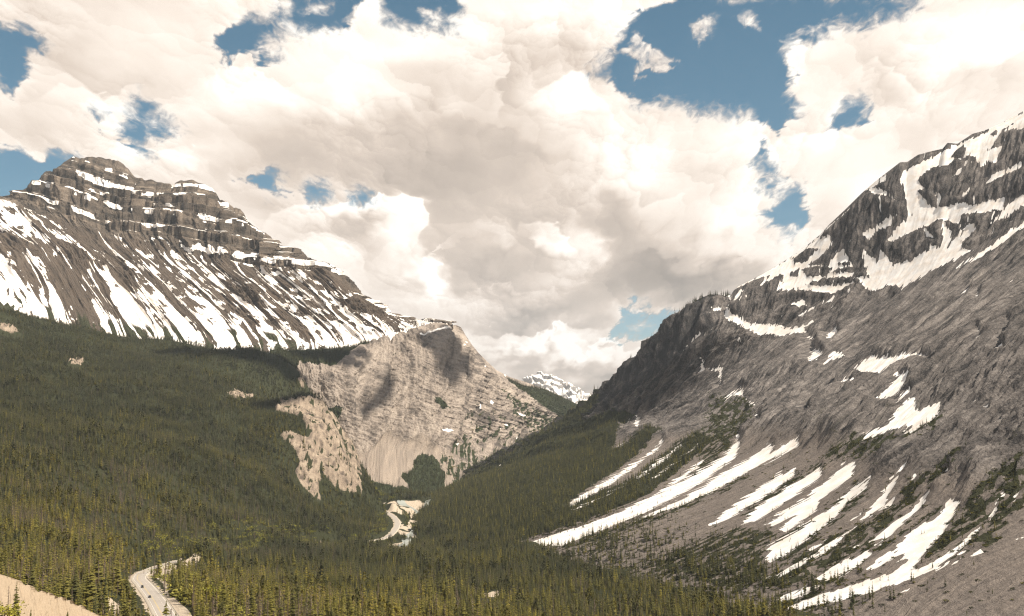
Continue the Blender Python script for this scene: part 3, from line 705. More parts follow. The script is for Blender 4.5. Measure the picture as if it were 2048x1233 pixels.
def build_right_slope():
    F = [(0,2300,1500,450),(1,1800,1330,760),(2,1570,1245,1000),(3,1310,1180,1380),(4,1150,1135,1630),(5,1040,1096,1930),(6,940,1062,2280),(7,870,1028,2720),(8,838,1012,3130),(9,820,1003,3450),(10,800,1002,3700)]
    F2 = [(s, u - 60, v + 30, Y * 0.985) for s, u, v, Y in F]
    M1 = [(0,2900,1250,600),(1,2300,1060,850),(2,1950,985,1120),(3,1730,965,1430),(4,1640,912,1700),(5,1545,890,2000),(6,1400,890,2350),(7,1240,890,2780),(8,1120,905,3200),(9,1000,940,3500),(10,830,1000,3760)]
    M2 = [(0,3300,900,700),(1,2600,860,950),(2,2250,740,1240),(3,2050,700,1640),(4,1900,690,1940),(5,1760,705,2240),(6,1590,740,2580),(7,1420,800,2850),(8,1255,850,3180),(9,1090,890,3520),(10,850,1000,3800)]
    M3 = [(0,3700,500,800),(1,3000,500,1050),(2,2600,470,1450),(3,2350,440,1880),(4,2200,440,2220),(5,2000,465,2530),(6,1780,560,2780),(7,1540,650,2960),(7.6,1430,690,3010),(8,1340,745,3150),(8.5,1250,800,3330),(9,1140,855,3570),(10,855,1000,3850)]
    ss = np.concatenate([np.linspace(0, 1.6, 90, endpoint=False), np.linspace(1.6, 10, 1150)])
    tt = np.concatenate([np.linspace(-0.08, 0, 12, endpoint=False), np.linspace(0, 1.0, 780)])
    P = loft([(-0.08, F2, False), (0, F, False), (0.30, M1, False), (0.58, M2, False), (0.82, M3, False), (1.0, RIDGE_D, True)], ss, tt)
    S, T = np.meshgrid(ss, tt)
    u, v = proj(P)
    N0 = grid_normals(P)
    X, Y, Z = P[..., 0], P[..., 1], P[..., 2]
    # distances along the fall line and across it (metres, roughly)
    A = S * 330.0; L = T * 1300.0
    edge = sstep(1.0, 0.97, T)
    lower = sstep(0.36, 0.26, T + 0.02 * fbm(A / 150, L / 150, 3, 1))
    steep = sstep(7.3, 8.0, S + 0.15 * fbm(A / 100, L / 100, 2, 2)) * sstep(0.55, 0.68, T)
    up = sstep(0.70, 0.82, T)
    warp = fbm(A / 260, L / 300, 3, 110) * 30
    slabs = ridged((A + warp) / 52 + L / 600, L / 420, 4, 111) * 11 + ridged((A + warp) / 18 + L / 260, L / 150, 4, 112) * 7.5 + ridged((A + warp * .5) / 7.5 + L / 90, L / 55, 3, 105) * 3.2
    st = fbm((A + warp) / 85 + L / 700, L / 330, 4, 134, .5)
    slabs = slabs + (sstep(0.02, 0.12, st) + sstep(0.32, 0.42, st) + sstep(-0.3, -0.2, st)) * 3.5 * sstep(0.28, 0.42, T)
    bul = fbm(A / 200, L / 320, 3, 113, .4) * 15
    knob = ridged(A / 110 + L / 200, L / 130, 5, 114) * 22 + ridged(A / 26 + L / 60, L / 50, 4, 115) * 9
    flut = ridged((A + L * 0.2) / 75, L / 420, 4, 116) * 34 + ridged((A + L * 0.2) / 24, L / 150, 4, 117) * 11
    fine = fbm(A / 7 + L / 30, L / 22, 3, 118) * 1.8
    snowdist = sdf_union(u, v, D_SNOW)
    rockd = sdf_union(u, v, D_ROCK)
    insnow = sstep(4, -4, np.maximum(snowdist, -rockd))
    talus = fbm((A + warp * .4) / 30, L / 260, 3, 119) * 3.0 + fbm(A / 9, L / 14, 3, 120) * 1.2
    rock_h = (slabs + bul) * (1 - up) * (1 - steep) + (knob + bul * .6) * up * (1 - steep) + flut * steep + fine
    h = (rock_h * (1 - lower) + talus * lower) * edge
    calm = sstep(14, -3, np.maximum(snowdist, -rockd))
    h = h * (1 - 0.85 * calm) + 9 * calm * edge * (1 - lower) - insnow * 1.2 * edge
    P = P + N0 * h[..., None]
    wob_a = fbm((A + warp * .2) / 9, L / 75, 4, 121, 0.62) * 11      # edges ravelled along the fall line
    wob_b = fbm(A / 14, L / 14, 3, 122) * 3.0
    sdS = np.maximum(snowdist, -(rockd + wob_b)) + (wob_a * (0.55 - .2 * up) + wob_b * .7) * sstep(0.0, 0.2, T) + 0.6 - 1.2 * up
    snow = 0.5 - sdS / 4.5
    cut = fbm((A + warp * .2) / 6.5, L / 95, 4, 129, .55) + 0.35 * fbm(A / 25, L / 60, 2, 133)
    snow = snow - sstep(0.3, 0.55, cut) * sstep(-14, -2, snowdist) * 1.2
    small = fbm(A / 9, L / 42, 3, 123) + 0.4 * fbm(A / 60, L / 200, 2, 124)
    snow = np.maximum(snow, (small - 1.0 + 0.32 * up) * 3.0 * (1 - lower) * (1 - steep))
    snow = np.clip(snow, 0, 1)
    fo = sdf_union(u + wob_b * 2, v + wob_b, D_FOREST)
    shd = sdf_union(u + wob_a * 1.2, v + wob_a * .8, D_SHRUB)
    fmask = sstep(2, -2, fo) * (1 - np.clip(snow * 1.3, 0, 1))
    shrub = sstep(5, -7, shd) * sstep(-0.35, 0.12, fbm(A / 11, L / 28, 4, 125)) * (1 - snow)
    # faint greenery along gullies of the middle slope
    green = sstep(0.25, 0.55, fbm((A + warp) / 26 + L / 300, L / 160, 4, 126)) * sstep(0.62, 0.4, T) * 0.42
    tone = 0.47 + 0.24 * fbm((A + warp) / 14 + L / 200, L / 130, 5, 127, .62) + 0.12 * fbm(A / 160, L / 160, 3, 128) - 0.10 * up - 0.20 * steep  # steep face left of the ridge: its shade is put into the tone
    attrs = dict(snow=snow, veg=np.clip(np.maximum(np.maximum(fmask, shrub), green * (1 - snow)), 0, 1), tone=tone, scree=lower * 0.9 + 0.25 * sstep(0.5, 0.3, T), fa=(A + warp) * 1.5 + L * .12, fl=L)
    mat = terrain_mat("dark_limestone_slope", (0.036, 0.034, 0.034), (0.150, 0.134, 0.125), (0.315, 0.284, 0.262), scree=(0.212, 0.184, 0.165), veg=(0.042, 0.044, 0.022), nscale=0.035, bump=3.5, snow_noise=0.3, contrast=1.1, flow=1.0)
    R = P[-1]
    back = [R + np.array([30, 60, -40]), R + np.array([500, 900, -600])]
    Pb = np.concatenate([P, np.array(back)], 0)
    for kx in attrs: attrs[kx] = np.concatenate([attrs[kx], np.repeat(attrs[kx][-1:], 2, 0)], 0)
    grid_mesh("hillside", Pb, mat, attrs, label="steep grey rock slope with tongues of old snow on the right")
    return P, fmask, shrub, snow
D_P, D_for, D_shr, D_snow = build_right_slope()

# ------------------------------------------------------------------ far snowy peak
def build_far_peak():
    rid = [(0,900,860),(1,980,800),(2,1040,772),(2.3,1052,758),(2.6,1066,756),(2.8,1078,749),(3.0,1090,750),(3.2,1100,757),(3.35,1108,756),(3.5,1118,768),(3.7,1130,772),(3.9,1142,771),(4.1,1150,780),(4.4,1163,786),(4.7,1172,797),(5,1184,808),(5.6,1210,822),(6.5,1260,840),(7.5,1350,850)]
    ridge = [(s, u, v, 13500) for s, u, v in rid]
    m = [(s, u + 4, (v + 870) / 2 - 4, 12900) for s, u, v in rid]
    f = [(s, u + 8, 872, 12100) for s, u, v in rid]
    ss = np.linspace(0, 7.5, 500); tt = np.linspace(0, 1, 240)
    P = loft([(0, ridge, True), (0.5, m, False), (1, f, False)], ss, tt)
    S, T = np.meshgrid(ss, tt)
    N0 = grid_normals(P)
    H = P[..., 2] + P[..., 0] * 0.5
    h1 = H / 75.0; f1 = h1 - np.floor(h1)
    h = ridged(S * 2.2, T * 2.5, 5, 130) * 90 + (sstep(.2, .5, f1) - f1) * 50
    P = P + N0 * (h * sstep(0, 0.05, T))[..., None]
    N1 = grid_normals(P)
    snow = np.clip(0.5 + (N1[..., 2] - 0.66 + fbm(S * 5, T * 8, 4, 131) * 0.28) * 3 + 0.95, 0, 1)
    attrs = dict(snow=snow, veg=np.zeros_like(snow), tone=0.5 + fbm(S * 3, H / 60, 3, 132) * 0.3, scree=np.zeros_like(snow))
    mat = terrain_mat("far_rock_and_snow", (0.2, 0.19, 0.19), (0.32, 0.30, 0.29), (0.45, 0.42, 0.4), nscale=0.006, bump=20.0)  # rock tones lightened to stand in for distance haze
    Pb = np.concatenate([P[:1] + np.array([[0, 1500, -700]]), P], 0)
    for kx in attrs: attrs[kx] = np.concatenate([attrs[kx][:1], attrs[kx]], 0)
    grid_mesh("mountain", Pb, mat, attrs, label="small far snowy peak in the gap of the valley")
build_far_peak()

# ------------------------------------------------------------------ sand bank, bottom left
def build_bank():
    crest = [(0,-700,1120,230),(1,-300,1130,235),(2,-60,1142,240),(2.5,0,1150,245),(3,30,1160,250),(3.5,62,1178,255),(4,90,1187,260),(5,125,1199,268),(6,155,1212,275),(7,200,1234,285),(8,270,1262,300),(9,400,1330,320)]
    front = [(s, u + 60, v + 420, Y * 0.66) for s, u, v, Y in crest]
    ss = np.linspace(0, 9, 500); tt = np.linspace(0, 1, 200)
    P = loft([(0, crest, False), (1, front, False)], ss, tt)
    S, T = np.meshgrid(ss, tt)
    N0 = grid_normals(P)
    h = fbm(S * 4, T * 5, 4, 140) * 0.7 + fbm(S * 14 + T * 20, T * 60, 4, 142) * 0.16
    P = P + N0 * h[..., None]
    lip = sstep(0.035, 0.0, T) * sstep(-0.1, 0.2, fbm(S * 9, T * 2, 3, 143))
    R = P[0]
    back = [R + np.array([0, 70, -50]), R + np.array([0, 10, -6]), R + np.array([0, 2.5, -0.7])]
    attrs = dict(snow=np.zeros_like(h), veg=lip * 0.5, tone=0.55 + 0.2 * fbm(S * 8, T * 8, 4, 144), scree=np.full_like(h, 0.8))
    Pb = np.concatenate([np.array(back), P], 0)
    for kx in attrs: attrs[kx] = np.concatenate([np.repeat(attrs[kx][:1], 3, 0), attrs[kx]], 0)
    mat = terrain_mat("sandy_bank", (0.24, 0.185, 0.13), (0.37, 0.295, 0.215), (0.50, 0.41, 0.31), scree=(0.40, 0.315, 0.225), veg=(0.16, 0.13, 0.07), nscale=0.35, bump=0.35)
    grid_mesh("sand_bank", Pb, mat, attrs, label="bare sandy bank in the bottom left corner")
    return P
BANK_P = build_bank()
# ------------------------------------------------------------------ sky shell with clouds
HOLES = [
 [(-60,30),(0,48),(25,62),(40,60),(70,76),(84,92),(60,95),(54,120),(62,140),(45,158),(28,170),(25,192),(5,160),(-60,120)],
 [(-80,295),(0,302),(40,312),(75,325),(86,336),(100,318),(115,314),(150,322),(120,420),(-80,450)],
 [(428,72),(455,62),(480,40),(505,32),(530,45),(560,22),(572,30),(590,0),(640,-10),(735,-10),(715,20),(704,50),(680,60),(650,57),(600,60),(580,50),(540,70),(520,85),(512,97),(550,117),(530,135),(505,141),(500,110),(480,108),(462,142),(450,135),(450,110),(435,95)],
 [(766,-10),(775,25),(795,45),(840,55),(880,66),(912,66),(895,45),(885,30),(915,20),(918,-10)],
 [(1345,8),(1318,12),(1285,28),(1262,48),(1250,62),(1235,78),(1225,110),(1202,125),(1195,150),(1225,165),(1240,190),(1265,200),(1290,205),(1330,203),(1370,205),(1400,222),(1440,225),(1480,228),(1530,240),(1555,264),(1575,243),(1592,235),(1590,210),(1568,185),(1586,150),(1570,115),(1572,90),(1590,66),(1640,62),(1680,45),(1740,42),(1800,32),(1850,-10),(1360,-10)],
 [(1664,237),(1680,222),(1698,210),(1721,207),(1732,231),(1725,251),(1691,258),(1667,251)],
 [(1530,285),(1526,302),(1522,330),(1530,345),(1550,345),(1540,319),(1538,289)],
 [(1540,425),(1568,408),(1592,388),(1606,404),(1606,432),(1589,445),(1571,458),(1552,440)], [(1530,364),(1551,362),(1553,378),(1533,380)],
 [(188,224),(205,240),(215,258),(240,262),(262,255),(266,235),(273,216),(292,222),(300,236),(298,255),(315,250),(330,245),(347,272),(320,280),(298,275),(287,292),(270,282),(240,270),(212,260),(195,245)],
 [(480,358),(500,350),(545,350),(546,372),(560,378),(582,396),(570,402),(548,390),(515,378),(490,368)],
 [(610,392),(625,380),(650,378),(648,392),(618,402)], [(713,396),(724,384),(744,384),(738,400),(720,404)],
 [(1226,660),(1245,646),(1243,622),(1285,624),(1352,620),(1350,640),(1322,668),(1310,678),(1276,676),(1240,677)],
]
PUFFS = [
 [(1268,62),(1290,72),(1312,98),(1357,122),(1330,142),(1300,146),(1268,168),(1262,150),(1270,120),(1242,100),(1262,86)],
 [(1386,50),(1402,40),(1418,36),(1416,80),(1396,92),(1386,76)], [(1480,38),(1500,28),(1512,50),(1490,54)], [(462,112),(500,104),(520,100),(515,130),(490,136)],
 [(600,20),(640,5),(668,0),(664,20),(630,26)], [(820,12),(850,5),(880,20),(900,50),(870,50),(840,36)], [(1255,652),(1290,646),(1310,650),(1285,656)], [(248,240),(256,238),(262,256),(250,258)],
]
SHADE = [ # column, row, half-width, half-height, amount
 (870,290,200,80,-.17),(740,330,170,70,-.12),(980,350,160,60,-.13),(1360,570,170,42,-.34),(1280,520,120,50,-.22),(1450,540,80,40,-.15),(1080,632,120,22,-.32),(990,590,80,18,-.20),(985,530,90,40,-.26),
 (740,445,48,30,-.24),(640,450,60,40,-.12),(1180,420,90,60,-.16),(1140,90,90,50,-.14),(1075,730,140,18,-.18),(1240,770,90,26,-.42),(1260,735,70,14,-.05),(60,60,120,70,-.08),(350,120,130,60,-.05),
 (1000,160,60,70,-.10),(620,270,90,40,-.08),(1400,360,90,60,-.06),(1770,170,70,50,-.13),(1990,180,80,40,-.08),(1640,330,60,40,-.05),(1560,400,50,50,-.08),(200,190,100,50,-.05),(560,330,90,40,-.10),(1180,600,110,30,-.16),
 (1240,440,60,50,-.14),(880,470,50,40,-.08),(1130,790,80,20,-.1),(1560,480,60,50,-.05),(1030,440,60,50,-.08),
 (865,545,34,46,.34),(850,580,26,20,.25),(820,445,44,60,.26),(720,400,50,22,.24),(830,400,30,16,.25),(1150,470,34,40,.30),(1090,475,22,16,.22),(1310,280,110,60,.12),(1290,330,60,60,.12),(660,110,130,60,.12),(700,170,90,36,.12),(800,90,110,24,.14),
 (1190,200,70,30,.16),(1480,420,60,50,.16),(1700,350,110,60,.10),(1900,90,90,70,.12),(2000,60,60,60,.12),(1620,80,40,40,.1),(390,306,44,18,.16),(240,260,40,20,.05),(520,160,90,40,.06),(1060,690,120,12,.16),(1150,700,60,20,.12),(1080,20,90,30,.12),(1230,20,40,20,.12),
 (1580,480,70,60,.08),(1000,480,20,30,.1),(1190,480,22,36,.12),(640,400,40,20,.1),(1450,270,60,30,.12),(300,60,90,50,.06),
]


CRESTS = [  # cloud below/right of the line: points, inside gain, inside width, outside loss, outside width
 ([(545,440),(560,412),(600,402),(640,408),(690,396),(730,404),(760,384),(800,387),(835,400),(852,425),(857,455),(845,482),(826,502)], .26, 34, .14, 60),
 ([(1020,480),(1050,432),(1100,440),(1142,452),(1165,480),(1168,520)], .16, 40, .10, 50),
 ([(925,100),(960,125),(1000,150),(1015,200),(1012,240)], .10, 50, .06, 50),
 ([(1080,180),(1110,158),(1150,143),(1192,155),(1225,180),(1250,202)], .12, 50, .08, 50),
 ([(670,260),(700,230),(760,203),(830,196),(900,216),(960,250),(1080,285),(1110,330)], -.09, 90, -.07, 50),
 ([(940,660),(1020,655),(1120,662),(1220,652)], .20, 26, .16, 34),
 ([(1130,720),(1160,702),(1210,692),(1260,693),(1300,690),(1330,668)], .16, 22, .10, 22),
 ([(900,600),(960,570),(1040,575),(1110,565),(1160,590)], .10, 20, .06, 30),
 ([(215,292),(240,284),(285,292),(330,288),(370,280),(402,292),(425,316)], .14, 34, .06, 30),
 ([(1500,330),(1540,292),(1560,272),(1600,266),(1660,264),(1740,272),(1800,262)], .10, 50, .05, 30),
 ([(1180,545),(1250,500),(1320,515),(1380,538),(1470,515),(1560,500)], -.09, 60, -.08, 40),
 ([(1150,395),(1200,350),(1260,360),(1300,400),(1350,395),(1380,430)], .08, 50, .07, 40),
 ([(420,130),(445,150),(480,175),(520,140),(560,150),(600,190)], .08, 50, .05, 30),
 ([(60,200),(110,170),(170,165),(220,190),(260,180),(320,210)], .07, 50, .06, 40),
 ([(560,520),(600,470),(660,465),(700,500),(720,540)], .08, 40, .08, 40),
 ([(1700,150),(1750,120),(1820,130),(1860,180),(1880,240)], .10, 60, .08, 50),
 ([(840,600),(850,560),(845,520),(870,500),(885,540),(880,590)], .14, 30, .08, 40),
]

def crest_field(u, v):
    tot = np.zeros(u.shape)
    for pts, ai, wi, ao, wo in CRESTS:
        P = np.array(pts, float); R = 3.2 * max(wi, wo)
        m = (u > P[:, 0].min() - R) & (u < P[:, 0].max() + R) & (v > P[:, 1].min() - R) & (v < P[:, 1].max() + R)
        if not m.any(): continue
        x = u[m]; y = v[m]; best = np.full(x.shape, 1e9); sg = np.ones(x.shape); al = np.zeros(x.shape)
        n = len(P) - 1
        for i in range(n):
            e = P[i + 1] - P[i]; wx = x - P[i, 0]; wy = y - P[i, 1]
            t = np.clip((wx * e[0] + wy * e[1]) / (e @ e), 0, 1)
            d = np.hypot(wx - t * e[0], wy - t * e[1])
            up = d < best
            best = np.where(up, d, best); sg = np.where(up, np.sign(e[0] * wy - e[1] * wx), sg); al = np.where(up, (i + t) / n, al)
        fade = np.sin(np.pi * np.clip(al, 0.03, 0.97)) ** 0.8
        d = best * sg
        soft = sstep(-3, 4, d) if ai > 0 else sstep(-16, 16, d)
        tot[m] += fade * (ai * np.exp(-np.abs(d) / wi) * soft - ao * np.exp(-np.abs(d) / wo) * (1 - soft))
    return tot


CLOUD_RAMP = [(0.0, (0.24, 0.205, 0.17)), (0.25, (0.43, 0.36, 0.30)), (0.5, (0.70, 0.585, 0.49)), (0.72, (0.92, 0.805, 0.70)), (0.9, (1.05, 0.965, 0.865)), (1.0, (1.1, 1.05, 0.98))]

def lobes(x, y, lx, ly, seed):
    """round cloud heads: each cell a dome lit from (lx, ly); higher domes stand in front of lower ones"""
    x = np.asarray(x, np.float32); y = np.asarray(y, np.float32)
    xi = np.floor(x).astype(np.int32); yi = np.floor(y).astype(np.int32)
    top = np.full(x.shape, -9.0, np.float32); sx = np.zeros(x.shape, np.float32)
    for dx in (-1, 0, 1):
        for dy in (-1, 0, 1):
            cx = xi + dx; cy = yi + dy
            h = _PERM[(_PERM[(cx + seed * 57) & 4095] + cy + seed * 131) & 4095]
            px = cx + 0.5 + 0.45 * _VAL[h]; py = cy + 0.5 + 0.45 * _VAL[(h + 977) & 4095]
            r = 0.75 + 0.25 * _VAL[(h + 31) & 4095]
            ox = (x - px) / r; oy = (y - py) / r; q = ox * ox + oy * oy
            z = np.sqrt(np.maximum(1.0 - q, 0)) * r + 0.25 * _VAL[(h + 501) & 4095] - np.maximum(q - 1, 0)
            lit = ox * lx + oy * ly + 0.25
            up = z > top
            top = np.where(up, z, top); sx = np.where(up, np.clip(lit, -1, 1), sx)
    return sx, np.clip(top, -1, 1.2)


def cloud_fields(u, v):
    e = np.clip(HV - v, -40, None)
    g = 0.35 * e + 110
    cx = (u - 1024) / g
    cy = -np.log(e + 314) / 0.35 - 0.45 * np.log(e + 60)
    w1x, w1y = fbm(cx * 1.1, cy * 1.1, 3, 200), fbm(cx * 1.1 + 40, cy * 1.1, 3, 201)
    w2x, w2y = fbm(cx * 5, cy * 5, 3, 202), fbm(cx * 5 + 40, cy * 5, 3, 203)
    w3x, w3y = fbm(cx * 17, cy * 17, 3, 204), fbm(cx * 17 + 40, cy * 17, 3, 205)
    LX, LY = 0.62, -0.78
    def lb(f, a1, a2, a3, seed):
        return lobes((cx + w1x * a1 + w2x * a2 + w3x * a3) * f, (cy + w1y * a1 + w2y * a2 + w3y * a3) * f, LX, LY, seed)
    l1, z1 = lb(1.5, .12, .05, .012, 292)
    l2, z2 = lb(3.6, .10, .045, .012, 293)
    l3, z3 = lb(8.5, .08, .035, .012, 294)
    m1, y1 = lb(1.15, .15, .05, .012, 302); m2, y2 = lb(2.7, .12, .05, .014, 303); m3, y3 = lb(6.5, .09, .04, .014, 304)
    l1 = .5 * l1 + .5 * m1; l2 = .55 * l2 + .45 * m2; l3 = .55 * l3 + .45 * m3; z1 = .5 * (z1 + y1)
    l4, z4 = lb(20., .05, .03, .010, 295)
    dome = 0.5 * z1 + 0.32 * z2 + 0.2 * z3 + 0.1 * z4
    fine = fbm(cx * 22 + w2x, cy * 22 + w2y, 4, 262, 0.6)
    hs = -sdf_union(u, v, HOLES, 60.0)
    pf = -sdf_union(u, v, PUFFS, 40.0)
    cl = np.maximum(-hs, pf * 1.1 - 4)
    generic = fbm(cx * .8 + 3, cy * .8, 4, 260) * 160 + 60
    cl = np.where((u > -60) & (u < 2110) & (v > -20), cl, generic)
    soft = 11 + 34 * sstep(-0.25, 0.45, fbm(cx * 1.9, cy * 1.9, 3, 263))
    edge = cl + (z2 - .45) * 13 + (z3 - .45) * 11 + (z4 - .4) * 6 + fine * (4 + soft * 0.3) + w2x * 7 - 4
    cover = sstep(-soft * 0.5, soft * 0.75, edge)
    cover = np.where(pf > -20, np.where(hs > 4, np.minimum(cover, 0.72 + 0.45 * fine), cover), cover)
    cover = np.clip(cover, 0, 1)
    m = np.zeros(u.shape)
    wu = u + w1x * 30 + w2x * 20 + (z2 - .5) * 22 + (z3 - .5) * 12; wv = v + w1y * 24 + w2y * 16 - (z2 - .5) * 22 - (z3 - .5) * 12
    for su, sv, ru, rv, a in SHADE:
        q = ((wu - su) / ru) ** 2 + ((wv - sv) / rv) ** 2
        m = m + a * np.exp(-q * 0.9)
    m = m + crest_field(u + (z2 - .5) * 26 + (z3 - .5) * 16 + w1x * 12 + fine * 2, v - (z2 - .5) * 26 - (z3 - .5) * 16 + fine * 2)
    near_blue = sstep(90, 10, np.maximum(hs + 60, 0) * 0 + np.clip(cl, 0, 90))
    act = 0.22 + 0.70 * sstep(-0.3, 0.5, fbm(cx * 1.2 + 5, cy * 1.2, 3, 296))
    act = np.clip(act + 0.35 * near_blue, 0, 1.15)
    low = sstep(60, 260, e)          # calmer, flatter banks near the horizon
    a2_ = act * act
    lob = l1 * 0.13 + l2 * 0.11 * act + l3 * 0.085 * a2_ + l4 * 0.035 * a2_ + (dome - 0.5) * 0.09 * act
    bands = fbm(cx * 1.6, cy * 3.6, 4, 297, .45) * 0.20 * (1 - low)
    shade = 0.645 + m * 1.4 + lob * (0.55 + 0.45 * low) + bands + fbm(cx * 0.8 + 2, cy * 1.1, 4, 298) * 0.15 + fine * 0.012
    shade = shade + 0.09 * sstep(30, 6, edge) * sstep(0.5, 1.0, cover) * sstep(-.3, .2, LX * (w2x) + l3)
    shade = 0.70 + (shade - 0.70) * 1.08
    shade = np.where(shade < 0.45, 0.45 - (0.45 - shade) * 0.55, shade)
    shade = shade - 0.16 * sstep(0.97, 0.25, cover)
    return cover, shade

def build_sky():
    R = 60000.0
    au = np.arctan((np.linspace(-140, 2190, 1320) - 1024) / FPX)
    az = np.concatenate([np.linspace(-math.pi, au[0], 160, endpoint=False), au, np.linspace(au[-1], math.pi, 161)[1:]])
    el = np.concatenate([np.linspace(-0.035, 0.03, 20, endpoint=False), np.linspace(0.03, 0.375, 480, endpoint=False), np.linspace(0.375, 1.05, 70)])
    AZ, EL = np.meshgrid(az, el)
    P = np.stack([np.sin(AZ) * np.cos(EL), np.cos(AZ) * np.cos(EL), np.sin(EL)], -1) * R
    u, v = proj(P)
    front = np.abs(AZ) < au[-1] + 0.001
    front &= (AZ > au[0] - 0.001) & (EL < 0.45)
    pu = np.where(AZ > 0, 2190 + (AZ - au[-1]) * FPX, -140 + (AZ - au[0]) * FPX)
    u = np.where(front, u, pu); v = np.where(front, v, HV - EL * FPX)
    cover, shade = cloud_fields(u, v)
    cover = cover * sstep(1.05, 0.7, EL)
    attrs = dict(cover=cover, shade=shade)
    N = NT("sky_clouds")
    p = N.scale(N.pos(), (1 / 60000.0,) * 3)
    cov, sh = N.attr('cover'), N.attr('shade')
    f1 = N.noise(p, 120.0, 6.0, 0.62, 0.6)
    f2 = N.noise(p, 38.0, 5.0, 0.6, 0.4)
    d1 = N.math('SUBTRACT', f1, 0.5); d2 = N.math('SUBTRACT', f2, 0.5)
    mid = N.math('MULTIPLY', N.math('MULTIPLY', cov, N.math('SUBTRACT', 1.0, cov)), 4.0)
    c2 = N.math('ADD', cov, N.math('MULTIPLY', mid, N.math('ADD', N.math('MULTIPLY', d1, 1.1), N.math('MULTIPLY', d2, 0.8))), clamp=True)
    s2 = N.math('ADD', sh, N.math('ADD', N.math('MULTIPLY', d1, 0.05), N.math('MULTIPLY', d2, 0.05)))
    ramp = N.n("ShaderNodeValToRGB"); N.l(s2, ramp.inputs[0])
    k = 1 / 1.88
    cs = CLOUD_RAMP
    el_ = ramp.color_ramp.elements
    el_[0].position = cs[0][0]; el_[0].color = tuple(c * k for c in cs[0][1]) + (1,)
    el_[1].position = cs[-1][0]; el_[1].color = tuple(c * k for c in cs[-1][1]) + (1,)
    for pos_, c in cs[1:-1]:
        q = el_.new(pos_); q.color = tuple(x * k for x in c) + (1,)
    em = N.n("ShaderNodeEmission"); N.l(ramp.outputs[0], em.inputs[0])
    tr = N.n("ShaderNodeBsdfTransparent")
    mx = N.n("ShaderNodeMixShader")
    N.l(c2, mx.inputs[0]); N.l(tr.outputs[0], mx.inputs[1]); N.l(em.outputs[0], mx.inputs[2])
    mat = N.done(mx.outputs[0])
    mat.cycles.emission_sampling = 'NONE'
    grid_mesh("sky", P, mat, attrs)
build_sky()
# ------------------------------------------------------------------ trees
def foliage_mat(name, base, var, from_instance, hue=0.0):
    N = NT(name)
    if from_instance:
        rnd = N.n("ShaderNodeAttribute", attribute_name='tint', attribute_type='INSTANCER').outputs['Fac']
    else:
        rnd = N.n("ShaderNodeObjectInfo").outputs['Random']
    ramp = N.n("ShaderNodeValToRGB"); N.l(rnd, ramp.inputs[0])
    e = ramp.color_ramp.elements
    e[0].position = 0.0; e[0].color = base[0] + (1,)
    e[1].position = 1.0; e[1].color = base[-1] + (1,)
    for i, c in enumerate(base[1:-1]):
        q = e.new((i + 1) / (len(base) - 1)); q.color = c + (1,)
    nz = N.noise(N.pos(), 0.9, 2.0, 0.6)
    col = N.mix(N.mapr(nz, 0.3, 0.7), ramp.outputs[0], N.mix(1.0, ramp.outputs[0], (1.35, 1.3, 1.15), 'MULTIPLY'))
    b = N.bsdf(col, 0.85, None, 0.15)
    return N.done(b.outputs[0])

GREENS = [(0.027, 0.031, 0.016), (0.046, 0.048, 0.019), (0.090, 0.083, 0.020), (0.160, 0.135, 0.026)]
M_needle_i = foliage_mat("spruce_needles_far", GREENS, .2, True)
M_needle = foliage_mat("spruce_needles", GREENS[1:3] + [(0.115, 0.105, 0.026)], .2, False)
M_dead_i = foliage_mat("dead_twigs_far", [(0.10, 0.075, 0.06), (0.17, 0.135, 0.115), (0.15, 0.095, 0.05)], .2, True)
M_dead = foliage_mat("dead_twigs", [(0.12, 0.085, 0.065), (0.18, 0.145, 0.125)], .2, False)
M_leaf = foliage_mat("fresh_leaves", [(0.20, 0.20, 0.03), (0.26, 0.24, 0.05)], .2, False)
M_leaf_i = foliage_mat("fresh_leaves_far", [(0.16, 0.165, 0.03), (0.24, 0.22, 0.05)], .2, True)
def bark_mat():
    N = NT("bark")
    nz = N.noise(N.scale(N.pos(), (1, 1, 0.2)), 3.0, 3.0)
    return N.done(N.bsdf(N.mix(nz, (0.09, 0.065, 0.05), (0.17, 0.135, 0.11)), 0.9).outputs[0])
M_bark = bark_mat()

class Soup:
    def __init__(self): self.v = []; self.f = []; self.m = []
    def tri(self, a, b, c, m=0):
        i = len(self.v); self.v += [a, b, c]; self.f.append((i, i + 1, i + 2)); self.m.append(m)
    def quad(self, a, b, c, d, m=0):
        i = len(self.v); self.v += [a, b, c, d]; self.f.append((i, i + 1, i + 2, i + 3)); self.m.append(m)
    def cone(self, p0, p1, r0, r1, n=5, m=0):
        p0 = np.array(p0, float); p1 = np.array(p1, float)
        d = p1 - p0; d /= np.linalg.norm(d) + 1e-9
        a = np.cross(d, (0, 0, 1)) if abs(d[2]) < 0.9 else np.cross(d, (1, 0, 0)); a /= np.linalg.norm(a); b = np.cross(d, a)
        for k in range(n):
            t0, t1 = 2 * math.pi * k / n, 2 * math.pi * (k + 1) / n
            c0 = a * math.cos(t0) + b * math.sin(t0); c1 = a * math.cos(t1) + b * math.sin(t1)
            self.quad(p0 + c0 * r0, p0 + c1 * r0, p1 + c1 * r1, p1 + c0 * r1, m)
    def mesh(self, name, mats):
        me = bpy.data.meshes.new(name)
        me.from_pydata([tuple(map(float, p)) for p in self.v], [], self.f)
        for m in mats: me.materials.append(m)
        me.polygons.foreach_set("material_index", self.m)
        me.update()
        return me

